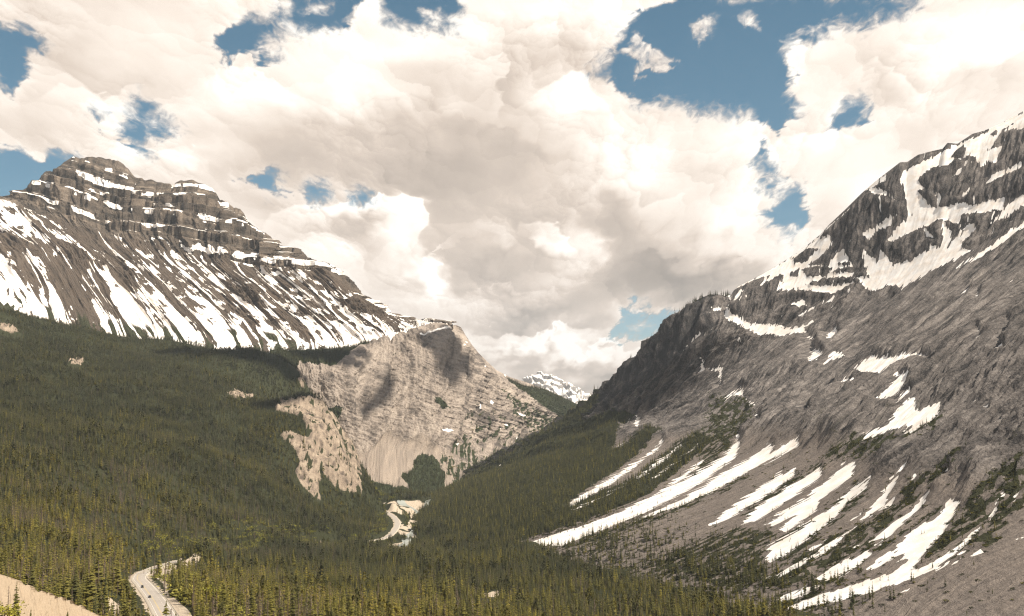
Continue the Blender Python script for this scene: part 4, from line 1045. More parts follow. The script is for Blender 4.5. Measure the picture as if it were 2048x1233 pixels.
def spruce_parts(rs, h=1.0, width=0.16, levels=20, per=7, gap=0.06, droop=0.55, ragged=0.3, trunk=True, start=0.08):
    """unit-height spruce: (crown soup, trunk soup); limbs are drooping ragged blades round the stem"""
    cr, tk = Soup(), Soup()
    lean = (rs.rand(2) - .5) * 0.03
    tk.cone((0, 0, -0.03), (lean[0], lean[1], 0.97), 0.016, 0.002, 5)
    for i in range(levels):
        t = (i + rs.rand() * 0.7) / levels
        z = start + (0.985 - start) * t
        r = width * (1 - t) ** 0.8 * (0.75 + 0.5 * rs.rand()) + 0.006
        if t < 0.15: r *= 0.6 + 2.5 * t
        ph = rs.rand() * 6.28
        for k in range(per):
            if rs.rand() < gap: continue
            a = ph + 2 * math.pi * (k + rs.rand() * 0.6) / per
            rr = r * (1 - ragged + ragged * 1.7 * rs.rand())
            dz = -rr * droop * (0.6 + 0.8 * rs.rand())
            c, s = math.cos(a), math.sin(a)
            w = rr * (0.38 + 0.2 * rs.rand()) + 0.006
            base = np.array([lean[0] * z, lean[1] * z, z + 0.012]); tip = base + np.array([c * rr, s * rr, dz])
            mid = base + np.array([c * rr * .55, s * rr * .55, dz * .35 + 0.006])
            side = np.array([-s * w, c * w, 0])
            lo = np.array([0, 0, -w * 0.75])
            cr.tri(base, mid + side + lo, tip); cr.tri(base, tip, mid - side + lo)
    top = np.array([lean[0], lean[1], 1.0])
    for k in range(3):
        a = k * 2.1
        cr.tri(top, top + np.array([math.cos(a) * .01, math.sin(a) * .01, -.07]), top + np.array([math.cos(a + 2) * .01, math.sin(a + 2) * .01, -.07]))
    return cr, tk

def pine_parts(rs, width=0.17, n=130, base=0.30):
    """rounder, looser pine crown of clumps on a bare lower stem"""
    cr, tk = Soup(), Soup()
    tk.cone((0, 0, -0.03), (0.0, 0.0, 0.9), 0.015, 0.004, 5)
    for i in range(n):
        t = rs.rand() ** 0.8
        z = base + (1 - base) * t
        r = width * (math.sin(math.pi * min(1, (t * 0.85 + 0.15)) ** 0.8) ** 0.7) * math.sqrt(rs.rand())
        a = rs.rand() * 6.28
        p = np.array([math.cos(a) * r, math.sin(a) * r, z]); s = 0.035 + 0.03 * rs.rand()
        d1 = rs.randn(3); d1 /= np.linalg.norm(d1); d2 = np.cross(d1, rs.randn(3)); d2 /= np.linalg.norm(d2)
        cr.tri(p + d1 * s, p - d1 * s * .5 + d2 * s * .9, p - d1 * s * .5 - d2 * s * .9)
        cr.tri(p + d2 * s, p - d2 * s * .5 + d1 * s * .7 + np.array([0, 0, s]), p - d2 * s * .5 - d1 * s * .7)
    return cr, tk

def snag_parts(rs, n=46):
    cr, tk = Soup(), Soup()
    tk.cone((0, 0, -0.03), (0.01, 0.0, 0.98), 0.014, 0.003, 5)
    for i in range(n):
        t = 0.2 + 0.78 * rs.rand(); r = 0.11 * (1.05 - t) ** 0.7 * (0.5 + 0.8 * rs.rand())
        a = rs.rand() * 6.28; c, s = math.cos(a), math.sin(a)
        b = np.array([0, 0, t]); tip = b + np.array([c * r, s * r, -0.03 + rs.rand() * 0.03])
        sd = np.array([-s, c, 0.4]) * 0.006
        cr.tri(b + sd, b - sd, tip)
        for q in range(2):
            m = b + (tip - b) * (0.4 + 0.4 * rs.rand())
            a2 = a + (rs.rand() - .5) * 2
            cr.tri(m + sd * .7, m - sd * .7, m + np.array([math.cos(a2), math.sin(a2), -0.2]) * r * .5)
    return cr, tk

def bush_parts(rs, n=240):
    cr, tk = Soup(), Soup()
    for k in range(5):
        a = rs.rand() * 6.28
        tk.cone((0, 0, -0.05), (math.cos(a) * .22, math.sin(a) * .22, .75), 0.02, 0.004, 4)
    cl = [(rs.randn(3) * np.array([.24, .24, .17]) + np.array([0, 0, .58]), .11 + .09 * rs.rand()) for _ in range(12)]
    for i in range(n):
        c, r = cl[rs.randint(len(cl))]
        p = c + rs.randn(3) * r * .8; p[2] = max(p[2], 0.05); s = 0.03 + 0.03 * rs.rand()
        d1 = rs.randn(3); d1 /= np.linalg.norm(d1); d2 = np.cross(d1, rs.randn(3)); d2 /= np.linalg.norm(d2)
        cr.tri(p + d1 * s, p - d1 * s * .5 + d2 * s, p - d1 * s * .5 - d2 * s)
    return cr, tk

def shrub_parts(rs, n=42):
    cr, tk = Soup(), Soup()
    for i in range(n):
        a = rs.rand() * 6.28; r = 0.5 * math.sqrt(rs.rand()); z = (0.55 * (1 - r * 1.4)) * rs.rand() + 0.05
        p = np.array([math.cos(a) * r, math.sin(a) * r, z]); s = 0.09 + 0.08 * rs.rand()
        d1 = rs.randn(3); d1[2] = abs(d1[2]); d1 /= np.linalg.norm(d1); d2 = np.cross(d1, rs.randn(3)); d2 /= np.linalg.norm(d2)
        cr.tri(p + d1 * s, p - d1 * s * .5 + d2 * s, p - d1 * s * .5 - d2 * s)
    return cr, tk

rs = np.random.RandomState(5)
src = bpy.data.collections.new("forest_sources")
def merged(name, parts, mats):
    cr, tk = parts
    S = Soup(); S.v = list(cr.v); S.f = list(cr.f); S.m = [0] * len(cr.f)
    o = len(S.v); S.v += tk.v; S.f += [tuple(i + o for i in f) for f in tk.f]; S.m += [1] * len(tk.f)
    ob = bpy.data.objects.new(name, S.mesh(name, mats)); src.objects.link(ob)
# index order follows the alphabetical order of these names
merged("a_spruce", spruce_parts(rs, width=.135, levels=13, per=5), [M_needle_i, M_bark])
merged("b_spruce", spruce_parts(rs, width=.115, levels=14, per=5, ragged=.45), [M_needle_i, M_bark])
merged("c_spruce", spruce_parts(rs, width=.16, levels=12, per=6, ragged=.35), [M_needle_i, M_bark])
merged("d_pine", pine_parts(rs, n=60), [M_needle_i, M_bark])
merged("e_snag", snag_parts(rs, 26), [M_dead_i, M_bark])
merged("f_shrub", shrub_parts(rs), [M_needle_i, M_bark])
merged("g_bush", bush_parts(rs, 130), [M_leaf_i, M_bark])

pts = []      # x, y, z, height, width factor, kind, tint
def sample_grid(P, dens_fn, hrange, seed, cell=None):
    """random points on a surface grid; density in trees per square metre of plan area"""
    r = np.random.RandomState(seed)
    a = P[1:, :-1, :2] - P[:-1, :-1, :2]; b = P[:-1, 1:, :2] - P[:-1, :-1, :2]
    area = np.abs(a[..., 0] * b[..., 1] - a[..., 1] * b[..., 0])
    C = (P[:-1, :-1] + P[1:, 1:]) * 0.5
    d = dens_fn(C) * area
    n = r.poisson(np.clip(d, 0, 50))
    ii = np.repeat(np.arange(n.size), n.ravel())
    t, s = np.divmod(ii, n.shape[1])
    f, g = r.rand(len(ii), 1), r.rand(len(ii), 1)
    Q = (P[t, s] * (1 - f) * (1 - g) + P[t + 1, s] * f * (1 - g) + P[t, s + 1] * (1 - f) * g + P[t + 1, s + 1] * f * g)
    return Q, t, s, r

def in_polys(u, v, polys, pad=10):
    return sdf_union(u, v, polys, pad)

COVERED = [   # parts of the picture where the ground lies behind the mountains
 [(1560,1245),(1450,1228),(1310,1182),(1150,1137),(1040,1098),(940,1064),(870,1030),(838,1014),(815,1004),(900,985),(1000,930),(1200,800),(1500,540),(2300,0),(3500,0),(3500,1800),(2200,1500),(1780,1330)],
]
def ground_density(C):
    u, v = proj(C)
    X, Y = C[..., 0], C[..., 1]
    wob = fbm(X / 25, Y / 25, 4, 9) * 5
    oc = sdf_union(u + wob, v + wob * 0.7, OUTCROPS)
    fl = sdf_union(u + wob * .5, v + wob * 0.25, FLATS)
    sa = sdf_union(u + wob, v + wob * 0.7, SAND_SIDES)
    cov = sdf_union(u, v, COVERED, 30)
    tuft = 0.35 * sstep(0.22, 0.45, fbm(X / 20, Y / 42, 5, 300, .65))
    m = np.clip(sstep(1, 5, oc) + tuft, 0, 1) * sstep(0, 3, fl) * np.clip(sstep(0, 4, sa) + 0.04, 0, 1) * sstep(-14, -2, cov)
    d, z, sd = near_road(X, Y, 60)
    m = m * (d > 10.5 + 6.5 * (Y < 1050) * (sd > 0) + 11 * (Y > 2150) + fbm(X / 15, Y / 15, 3, 4) * 4)
    clear = 0.55 + 0.45 * sstep(-0.5, 0.1, fbm(X / 60, Y / 60, 3, 301))
    base = 1 / 17.0 * sstep(3800, 2200, Y) + 1 / 30.0 * sstep(2200, 3800, Y)
    view = (u > -330) & (u < 2350) & (v < 1500) & (Y < 4400) & (v > 560)
    # the bank and what lies in front of it
    crest = (u < 300) & (Y < 420)
    hide = (u < 900) & (Z_of(C) > 600)
    return base * m * clear * view * (~crest) * (~hide)
def Z_of(C): return C[..., 2]

Q, t, s, r = sample_grid(G_P, ground_density, None, 1)
u, v = proj(Q)
n = len(Q)
patch = fbm(Q[:, 0] / 130, Q[:, 1] / 130, 4, 310)
leftness = sstep(700, 300, u) * sstep(850, 980, v) + .3 * sstep(1150, 1200, v)
pd = np.clip(0.06 + 0.75 * sstep(0.0, 0.5, patch) * leftness + 0.12 * leftness, 0, 0.6)
x = r.rand(n)
kind = np.where(x < pd, 4, np.where(r.rand(n) < 0.12 * sstep(-.2, .5, -patch), 3, r.randint(0, 3, n)))
hgt = (11.0 + 4.2 * r.randn(n)).clip(4, 21) * (1 - 0.25 * sstep(100, 400, Q[:, 2]))
hgt = hgt * (0.8 + 0.4 * sstep(-.6, .6, fbm(Q[:, 0] / 90, Q[:, 1] / 90, 2, 311)))
warm = sstep(700, 0, u) * 0.16 * sstep(780, 1000, v) + sstep(1600, 700, Q[:, 1]) * 0.42 - 0.08 * sstep(900, 760, v)
tint = np.clip(0.26 + warm + 0.22 * r.randn(n) + 0.25 * fbm(Q[:, 0] / 220, Q[:, 1] / 220, 3, 312), 0, 1)
# fresh green bushes and small trees near the road
dr, _, _ = near_road(Q[:, 0], Q[:, 1], 60)
bu = (dr < 42) & (r.rand(n) < 0.16) & (u > 280)
kind = np.where(bu, 6, kind); hgt = np.where(bu, hgt * .5, hgt)
GT = np.column_stack([Q, hgt, 0.85 + 0.4 * r.rand(n), kind, tint])
print("ground trees", n)

def mask_density(mask, dens, P, shrub=None):
    m = (mask[:-1, :-1])
    return lambda C: m * dens * (proj(C)[0] < 2350) * (proj(C)[0] > -300)

def snow_tracks(fn): return fn
sets = []
# right slope: forest
Q, t, s, r = sample_grid(D_P, mask_density(D_for, 1 / 29.0, D_P), None, 2)
n = len(Q)
sets.append(np.column_stack([Q, (10.5 + 4.0 * r.randn(n)).clip(3.5, 20), 0.8 + 0.4 * r.rand(n), r.randint(0, 3, n), np.clip(0.28 + .26 * r.randn(n), 0, 1)]))
# right slope: low spruce and shrubs between the snow tongues
def dshr(C):
    uu, vv = proj(C)
    nz = fbm(C[..., 0] / 14, C[..., 1] / 14, 3, 320)
    base = D_shr[:-1, :-1] * sstep(-.4, .2, nz) / 12.0
    free = (1 - D_snow[:-1, :-1]) * sstep(.0, .5, nz) / 160.0 * (np.linspace(-0.08, 1, base.shape[0])[:, None] < 0.30)
    low = (1 - D_snow[:-1, :-1]) * sstep(0.10, 0.0, np.linspace(-0.08, 1, base.shape[0]))[:, None] * sstep(-.5, .2, nz) / 22.0
    low = low * sstep(900, 1000, C[..., 1] + 400 * (uu < 1500))
    return (base + free + low) * (uu < 2350)
Q, t, s, r = sample_grid(D_P, dshr, None, 3)
n = len(Q)
k = np.where(r.rand(n) < 0.55, 5, r.randint(0, 3, n))
h = np.where(k == 5, 2.2 + 1.6 * r.rand(n), (4.0 + 2.8 * r.rand(n) ** 2 * 2))
T_ = -0.08 + 1.08 * t / D_P.shape[0]
h = h * np.where(k == 5, 1, 1 + .9 * sstep(0.12, 0.0, T_))
sets.append(np.column_stack([Q, h, np.where(k == 5, 1.0, 1.0 + .3 * r.rand(n)), k, np.clip(0.32 + .22 * r.randn(n), 0, 1)]))
# a few trees on the snow tongues, clustered
def dsn(C):
    nz = fbm(C[..., 0] / 22, C[..., 1] / 22, 3, 330)
    T_ = np.linspace(-0.08, 1, C.shape[0])[:, None]
    return D_snow[:-1, :-1] * sstep(0.15, .5, nz) / 110.0 * sstep(0.24, 0.05, T_) * (proj(C)[0] < 2350)
Q, t, s, r = sample_grid(D_P, dsn, None, 4); n = len(Q)
sets.append(np.column_stack([Q, 3 + 5 * r.rand(n) ** 2, 0.8 + 0.3 * r.rand(n), r.randint(0, 3, n), np.clip(0.1 + .15 * r.randn(n), 0, 1)]))
# ridge crest trees
rr = np.random.RandomState(9)
for _ in range(420):
    sv = rr.uniform(7.55, 9.9); ti = int(D_P.shape[0] * (1 - 0.002 - 0.02 * rr.rand() ** 2))
    si = int(np.searchsorted(np.concatenate([np.linspace(0, 1.6, 90, endpoint=False), np.linspace(1.6, 10, 1150)]), sv))
    si = min(si, D_P.shape[1] - 1)
    if n2(np.array([sv * 9.0]), np.array([1.0]), 4)[0] < -0.15 and sv < 8.8: continue
    sets.append(np.array([[*D_P[ti, si], rr.uniform(11, 21), 0.9, rr.randint(0, 3), rr.uniform(0, .3)]]))
# middle cliff
Q, t, s, r = sample_grid(C_P, mask_density(C_for, 1 / 34.0, C_P), None, 5); n = len(Q)
sets.append(np.column_stack([Q, (11 + 3 * r.randn(n)).clip(4, 17), 0.9 + 0.35 * r.rand(n), r.randint(0, 3, n), np.clip(0.10 + .15 * r.randn(n), 0, 1)]))
Q, t, s, r = sample_grid(C_P, mask_density(C_shr, 1 / 130.0, C_P), None, 6); n = len(Q)
sets.append(np.column_stack([Q, 4 + 4 * r.rand(n), 1.3 + 0.35 * r.rand(n), r.choice([5, 0, 2], n), np.clip(0.4 + .2 * r.randn(n), 0, 1)]))
# left mountain foot
Q, t, s, r = sample_grid(B_P, mask_density(sstep(0.4, 0.8, B_veg), 1 / 80.0, B_P), None, 7); n = len(Q)
sets.append(np.column_stack([Q, 5 + 4 * r.rand(n), 1.0 + 0.35 * r.rand(n), r.randint(0, 3, n), np.clip(0.1 + .15 * r.randn(n), 0, 1)]))

# ---- the 300 trees that show largest become objects, the rest is one forest
lu, lv = proj(GT[:, :3])
topu, topv = proj(GT[:, :3] + np.column_stack([np.zeros(len(GT)), np.zeros(len(GT)), GT[:, 3]]))
size_px = lv - topv
vis = (lu > 5) & (lu < 2043) & (topv > 0) & (topv < 1222)
# a tree buried behind nearer crowns shows little: bin by column and keep the ones whose top rises above those in front
order = np.argsort(GT[:, 1])
hor = np.full(2048, 1233.0)
exposed = np.zeros(len(GT))
bank_c = np.array([(0,1150),(30,1160),(62,1178),(90,1187),(125,1199),(155,1212),(200,1234)], float)
cols = np.arange(2048)
hor[:201] = np.minimum(hor[:201], np.interp(cols[:201], bank_c[:, 0], bank_c[:, 1]))
for i in order:
    if not vis[i] or GT[i, 1] > 1600: continue
    w = max(1.5, size_px[i] * 0.09); a, b = int(max(0, lu[i] - w)), int(min(2047, lu[i] + w)) + 1
    seg = hor[a:b]
    ex = np.clip(seg - topv[i], 0, size_px[i])
    exposed[i] = ex.mean() * (b - a)
    hor[a:b] = np.minimum(seg, topv[i] + np.abs(np.arange(a, b) - lu[i]) / w * size_px[i] * 0.55)
pick = np.argsort(-exposed)[:285]
pick = pick[exposed[pick] > 0]
rest = np.ones(len(GT), bool); rest[pick] = False
ALL = np.vstack([GT[rest]] + sets)
print("forest trees", len(ALL), "picked", len(pick))

def point_cloud_forest(name, A, label):
    me = bpy.data.meshes.new(name)
    me.vertices.add(len(A))
    Pz = A[:, :3].copy(); Pz[:, 2] -= 0.25
    me.vertices.foreach_set("co", Pz.astype(np.float32).ravel())
    def at(nm, typ, val, key="value"):
        a = me.attributes.new(nm, typ, 'POINT'); a.data.foreach_set(key, val.ravel())
    rz = np.random.RandomState(3).rand(len(A)) * 6.2831
    tilt = np.random.RandomState(4).randn(len(A), 2) * 0.025
    at("rot", 'FLOAT_VECTOR', np.column_stack([tilt, rz]).astype(np.float32), "vector")
    k5 = (A[:, 5] == 5) | (A[:, 5] == 6)
    sx = A[:, 3] * A[:, 4] * np.where(k5, 1.6, 1.0)
    at("scl", 'FLOAT_VECTOR', np.column_stack([sx, sx, A[:, 3]]).astype(np.float32), "vector")
    at("kindi", 'INT', A[:, 5].astype(np.int32))
    at("tint", 'FLOAT', A[:, 6].astype(np.float32))
    ob = bpy.data.objects.new(name, me); scene.collection.objects.link(ob)
    ng = bpy.data.node_groups.new("scatter_forest", 'GeometryNodeTree')
    ng.interface.new_socket("Geometry", in_out='INPUT', socket_type='NodeSocketGeometry')
    ng.interface.new_socket("Geometry", in_out='OUTPUT', socket_type='NodeSocketGeometry')
    gi = ng.nodes.new("NodeGroupInput"); go = ng.nodes.new("NodeGroupOutput")
    ci = ng.nodes.new("GeometryNodeCollectionInfo"); ci.inputs[0].default_value = src
    ci.inputs['Separate Children'].default_value = True; ci.inputs['Reset Children'].default_value = True
    ip = ng.nodes.new("GeometryNodeInstanceOnPoints"); ip.inputs['Pick Instance'].default_value = True
    def na(nm, typ):
        q = ng.nodes.new("GeometryNodeInputNamedAttribute"); q.data_type = typ; q.inputs['Name'].default_value = nm
        return [o for o in q.outputs if o.enabled][0]
    L = ng.links.new
    L(gi.outputs[0], ip.inputs['Points']); L(ci.outputs[0], ip.inputs['Instance'])
    L(na("kindi", 'INT'), ip.inputs['Instance Index'])
    L(na("rot", 'FLOAT_VECTOR'), ip.inputs['Rotation']); L(na("scl", 'FLOAT_VECTOR'), ip.inputs['Scale'])
    L(ip.outputs[0], go.inputs[0])
    md = ob.modifiers.new("scatter", 'NODES'); md.node_group = ng
    ob['kind'] = 'stuff'; ob['label'] = label
    return ob
point_cloud_forest("forest", ALL, "dense spruce and pine forest covering the valley floor and lower slopes")

# ---- individual trees
near_lib = {}
def lib(key, fn, crown_mat):
    cr, tk = fn
    near_lib.setdefault(key, []).append((cr.mesh(key + "_crown", [crown_mat]), tk.mesh(key + "_trunk", [M_bark])))
for q in range(4): lib("spruce", spruce_parts(rs, width=.12 + .02 * q, levels=26, per=8, gap=.12, ragged=.45), M_needle)
for q in range(2): lib("pine", pine_parts(rs, n=170, width=.13), M_needle)
for q in range(3): lib("snag", snag_parts(rs, 90), M_dead)
for q in range(2): lib("bush", bush_parts(rs, 700), M_leaf)
lib("lone", spruce_parts(rs, width=.13, levels=30, per=8, gap=.3, ragged=.7, droop=.35), M_needle)

def add_tree(name, key, idx, loc, h, w, rz, label, cat, group=None):
    e = bpy.data.objects.new(name, None); scene.collection.objects.link(e)
    e.empty_display_size = 1
    e.location = loc; e.rotation_euler = (0, 0, rz)
    e['label'] = label; e['category'] = cat
    if group: e['group'] = group
    cm, tm = near_lib[key][idx % len(near_lib[key])]
    for nm, me in (("crown", cm), ("trunk", tm)):
        c = bpy.data.objects.new(nm, me); scene.collection.objects.link(c); c.parent = e
        c.scale = (h * w, h * w, h)
    return e

KEY = {0: "spruce", 1: "spruce", 2: "spruce", 3: "spruce", 4: "snag", 6: "bush"}
NAME = {"spruce": "spruce_tree", "pine": "pine_tree", "snag": "dead_tree", "bush": "green_bush"}
def area_of(u):
    if u < 320: return "between sandy bank and road"
    if u < 560: return "just right of the near road"
    if u < 900: return "at the bottom edge left of centre"
    if u < 1300: return "at the bottom edge in the centre"
    return "at the bottom edge right of centre"
DESC = {"spruce": "slender olive green spruce", "pine": "round topped green pine",
        "snag": "bare grey brown dead tree", "bush": "low fresh yellow green bush"}
for i in pick:
    g = GT[i]; key = KEY[int(g[5])]
    ar = area_of(lu[i])
    wf = g[4] * (1.7 if key == "bush" else 1.0)
    add_tree(NAME[key], key, int(i), (g[0], g[1], g[2] - 0.3), g[3], wf, rs.rand() * 6.28,
             DESC[key] + ", " + ar, {"spruce": "spruce", "pine": "pine", "snag": "dead tree", "bush": "bush"}[key],
             {"spruce": "spruces", "pine": "pines", "snag": "dead trees", "bush": "bushes"}[key] + " " + ar.replace(",", ""))

def bank_point(u_, v_):
    uu, vv = proj(BANK_P)
    k_ = np.argmin((uu - u_) ** 2 + (vv - v_) ** 2)
    return BANK_P.reshape(-1, 3)[k_]
def bank_tree(u_, top_v, foot_v, key, idx, w, name, label, cat):
    p = bank_point(u_, foot_v)
    h = (foot_v - top_v) / FPX * p[1] 
    return add_tree(name, key, idx, (p[0], p[1], p[2] - 0.05), h, w, u_, label, cat)
bank_tree(30, 1164, 1240, "lone", 0, 1.0, "spruce_tree", "tall thin dark spruce standing alone on the sandy bank", "spruce")
bank_tree(14, 1173, 1243, "snag", 1, 1.25, "dead_tree", "half bare brown conifer left of the thin spruce on the sandy bank", "dead tree")
bank_tree(61, 1216, 1246, "spruce", 1, 0.9, "spruce_tree", "tiny dark spruce at the bottom edge on the sandy bank", "spruce")
bank_tree(5, 1205, 1240, "bush", 0, 1.6, "green_bush", "yellow and red leafed bush in the bottom left corner", "bush")
bank_tree(135, 1222, 1240, "spruce", 2, 1.3, "spruce_tree", "small green spruce poking up in front of the sandy bank", "spruce")
def ground_tree(u_, v_, Y, h, key, idx, w, name, label, cat):
    p = unproj(u_, v_, Y)
    z = float(ground_at(np.array([p[0]]), np.array([Y]))[0])
    return add_tree(name, key, idx, (p[0], Y, z - 0.2), h, w, u_, label, cat)
ground_tree(418, 1215, 720, 13, "bush", 0, 1.25, "leafy_tree", "big bright yellow green leafy tree right of the road at the bottom", "leafy tree")
ground_tree(452, 1200, 800, 9, "bush", 1, 1.2, "leafy_tree", "smaller yellow green leafy tree behind the big bright one", "leafy tree")
ground_tree(378, 1190, 860, 10, "bush", 1, 1.1, "leafy_tree", "pale green leafy tree just right of the road curve", "leafy tree")
ground_tree(422, 1108, 1560, 17, "bush", 0, 1.15, "leafy_tree", "bright yellow green leafy tree where the road disappears into the forest", "leafy tree")
ground_tree(472, 1106, 1640, 10, "bush", 1, 1.0, "leafy_tree", "small pale green tree right of where the road disappears", "leafy tree")
ground_tree(260, 1155, 980, 16, "snag", 2, 1.6, "dead_tree", "rusty brown dead conifer left of the road curve", "dead tree")
ground_tree(288, 1140, 1080, 17, "pine", 0, 1.0, "pine_tree", "tall light green conifer above the road curve", "pine")
# ------------------------------------------------------------------ road, markings, guardrail, river
def ribbon(name, c, offs, lift, mat, zoff=None, kind='structure'):
    """strip along the centre line c between the given side offsets"""
    d = np.gradient(c[:, :2], axis=0); d /= np.linalg.norm(d, axis=1, keepdims=True)
    nrm = np.column_stack([d[:, 1], -d[:, 0]])       # to the right of travel away from the camera
    rows = []
    for k, o in enumerate(offs):
        z = c[:, 2] + lift - abs(o) * 0.015 + (zoff[k] if zoff else 0)
        rows.append(np.column_stack([c[:, 0] + nrm[:, 0] * o, c[:, 1] + nrm[:, 1] * o, z]))
    return grid_mesh(name, np.array(rows), mat, None, kind)
N = NT("asphalt")
p = N.pos()
nz = N.noise(p, 0.12, 4.0, .6); n1 = N.noise(p, 4.0, 3.0, .6)
asph = N.done(N.bsdf(N.mix(N.math('ADD', N.math('MULTIPLY', nz, .7), N.math('MULTIPLY', n1, .3)), (0.27, 0.24, 0.21), (0.42, 0.375, 0.33)), 0.8, None, 0.3).outputs[0])
N = NT("gravel_shoulder")
nz = N.noise(N.pos(), 1.2, 4.0, .65)
grav = N.done(N.bsdf(N.mix(nz, (0.36, 0.31, 0.25), (0.56, 0.50, 0.42)), 0.9).outputs[0])
N = NT("white_paint"); nz = N.noise(N.pos(), 2.0, 3.0)
wpaint = N.done(N.bsdf(N.mix(nz, (0.6, 0.58, 0.54), (0.8, 0.78, 0.74)), 0.6).outputs[0])
N = NT("yellow_paint"); nz = N.noise(N.pos(), 2.0, 3.0)
ypaint = N.done(N.bsdf(N.mix(nz, (0.55, 0.38, 0.06), (0.7, 0.5, 0.1)), 0.6).outputs[0])
ribbon("road_shoulder", road_c, [-7.0, -6.2, 6.2, 7.0], 0.0, grav, [-0.5, 0, 0, -0.5])
ribbon("road", road_c, [-5.1, -2.5, 0, 2.5, 5.1], 0.05, asph)
near = road_c[road_c[:, 1] < 1800]
for o, m, w in ((-4.8, wpaint, .10), (4.8, wpaint, .10), (-1.75, ypaint, .06), (-2.15, ypaint, .06)):
    ribbon("road_marking", near, [o - w, o + w], 0.056, m)
# dashed lane line
seg = []
L = np.concatenate([[0], np.cumsum(np.linalg.norm(np.diff(near, axis=0), axis=1))])
def along(sv):
    return np.array([np.interp(sv, L, near[:, i]) for i in range(3)])
vs, fs = [], []
for sv in np.arange(0, L[-1] - 4, 12.0):
    a, b = along(sv), along(sv + 4.0)
    d = (b - a)[:2]; d /= np.linalg.norm(d); n_ = np.array([d[1], -d[0]])
    q = len(vs)
    for P_, o in ((a, 1.75), (a, 1.9), (b, 1.9), (b, 1.75)):
        vs.append((P_[0] + n_[0] * o, P_[1] + n_[1] * o, P_[2] + 0.056 - o * 0.015))
    fs.append((q, q + 1, q + 2, q + 3))
me = bpy.data.meshes.new("road_marking"); me.from_pydata(vs, [], fs); me.materials.append(wpaint)
o = bpy.data.objects.new("road_marking", me); scene.collection.objects.link(o); o['kind'] = 'structure'

# guardrail on the outer (right) side of the near road
N = NT("galvanised_steel"); nz = N.noise(N.pos(), 3.0, 3.0)
b = N.bsdf(N.mix(nz, (0.22, 0.24, 0.24), (0.36, 0.38, 0.38)), 0.5); b.inputs['Metallic'].default_value = 0.6
steel = N.done(b.outputs[0])
N = NT("weathered_post"); nz = N.noise(N.pos(), 6.0, 3.0)
postm = N.done(N.bsdf(N.mix(nz, (0.10, 0.075, 0.05), (0.2, 0.16, 0.12)), 0.9).outputs[0])
gr = road_c[(road_c[:, 1] < 1010)]
rail = bpy.data.objects.new("guardrail", None); scene.collection.objects.link(rail)
rail['label'] = "steel guardrail along the right hand edge of the curving road"; rail['category'] = "guardrail"
d = np.gradient(gr[:, :2], axis=0); d /= np.linalg.norm(d, axis=1, keepdims=True)
nr = np.column_stack([d[:, 1], -d[:, 0]])
rows = []
for off, z in ((6.10, .84), (6.03, .78), (6.10, .71), (6.10, .66), (6.03, .59), (6.10, .53), (6.14, .53), (6.14, .84), (6.10, .84)):
    rows.append(np.column_stack([gr[:, 0] + nr[:, 0] * off, gr[:, 1] + nr[:, 1] * off, gr[:, 2] + z - .1]))
w = grid_mesh("beam", np.array(rows), steel, None, 'structure'); del w['kind']; w.parent = rail
bx = bpy.data.meshes.new("post")
bx.from_pydata([(x, y, z) for z in (-.6, .78) for x, y in ((-.09, -.1), (.09, -.1), (.09, .1), (-.09, .1))], [],
               [(0, 3, 2, 1), (4, 5, 6, 7), (0, 1, 5, 4), (1, 2, 6, 5), (2, 3, 7, 6), (3, 0, 4, 7)])
bx.materials.append(postm)
Lg = np.concatenate([[0], np.cumsum(np.linalg.norm(np.diff(gr[:, :2], axis=0), axis=1))])
for sv in np.arange(2, Lg[-1] - 1, max(3.8, Lg[-1] / 95)):
    i = np.searchsorted(Lg, sv)
    P_ = np.array([np.interp(sv, Lg, gr[:, j]) for j in range(3)])
    c = bpy.data.objects.new("post", bx); scene.collection.objects.link(c); c.parent = rail
    c.location = (P_[0] + nr[i, 0] * 6.26, P_[1] + nr[i, 1] * 6.26, P_[2] - .1)
    c.rotation_euler = (0, 0, math.atan2(d[i, 1], d[i, 0]))

# river: braided channel through the gravel flats
N = NT("river_water")
nz = N.noise(N.pos(), 0.08, 3.0, .6)
b = N.bsdf(N.mix(nz, (0.30, 0.33, 0.31), (0.42, 0.44, 0.40)), 0.25, N.bump(N.noise(N.pos(), 0.7, 3.0), .3, .3), .5)
water = N.done(b.outputs[0])
for pts_, wd in (([(905,1004,3500),(868,1004,3380),(835,1006,3260),(800,1012,3080),(815,1020,2950),(848,1026,2830),(850,1034,2740),(832,1044,2640),(822,1054,2540),(832,1064,2450),(828,1074,2390),(812,1082,2330),(815,1090,2270),(800,1098,2210)], 11.0),
                 ([(845,1004,3260),(856,1012,3060),(850,1020,2930),(858,1028,2820)], 7.0)):
    c = catmull([unproj(*q) for q in pts_], 8.0)
    c[:, 2] = ground_at(c[:, 0], c[:, 1]) + 0.35
    for _ in range(12): c[1:-1, 2] = .25 * c[:-2, 2] + .5 * c[1:-1, 2] + .25 * c[2:, 2]
    ribbon("river", c, [-wd, -wd * .4, wd * .4, wd], 0.0, water)

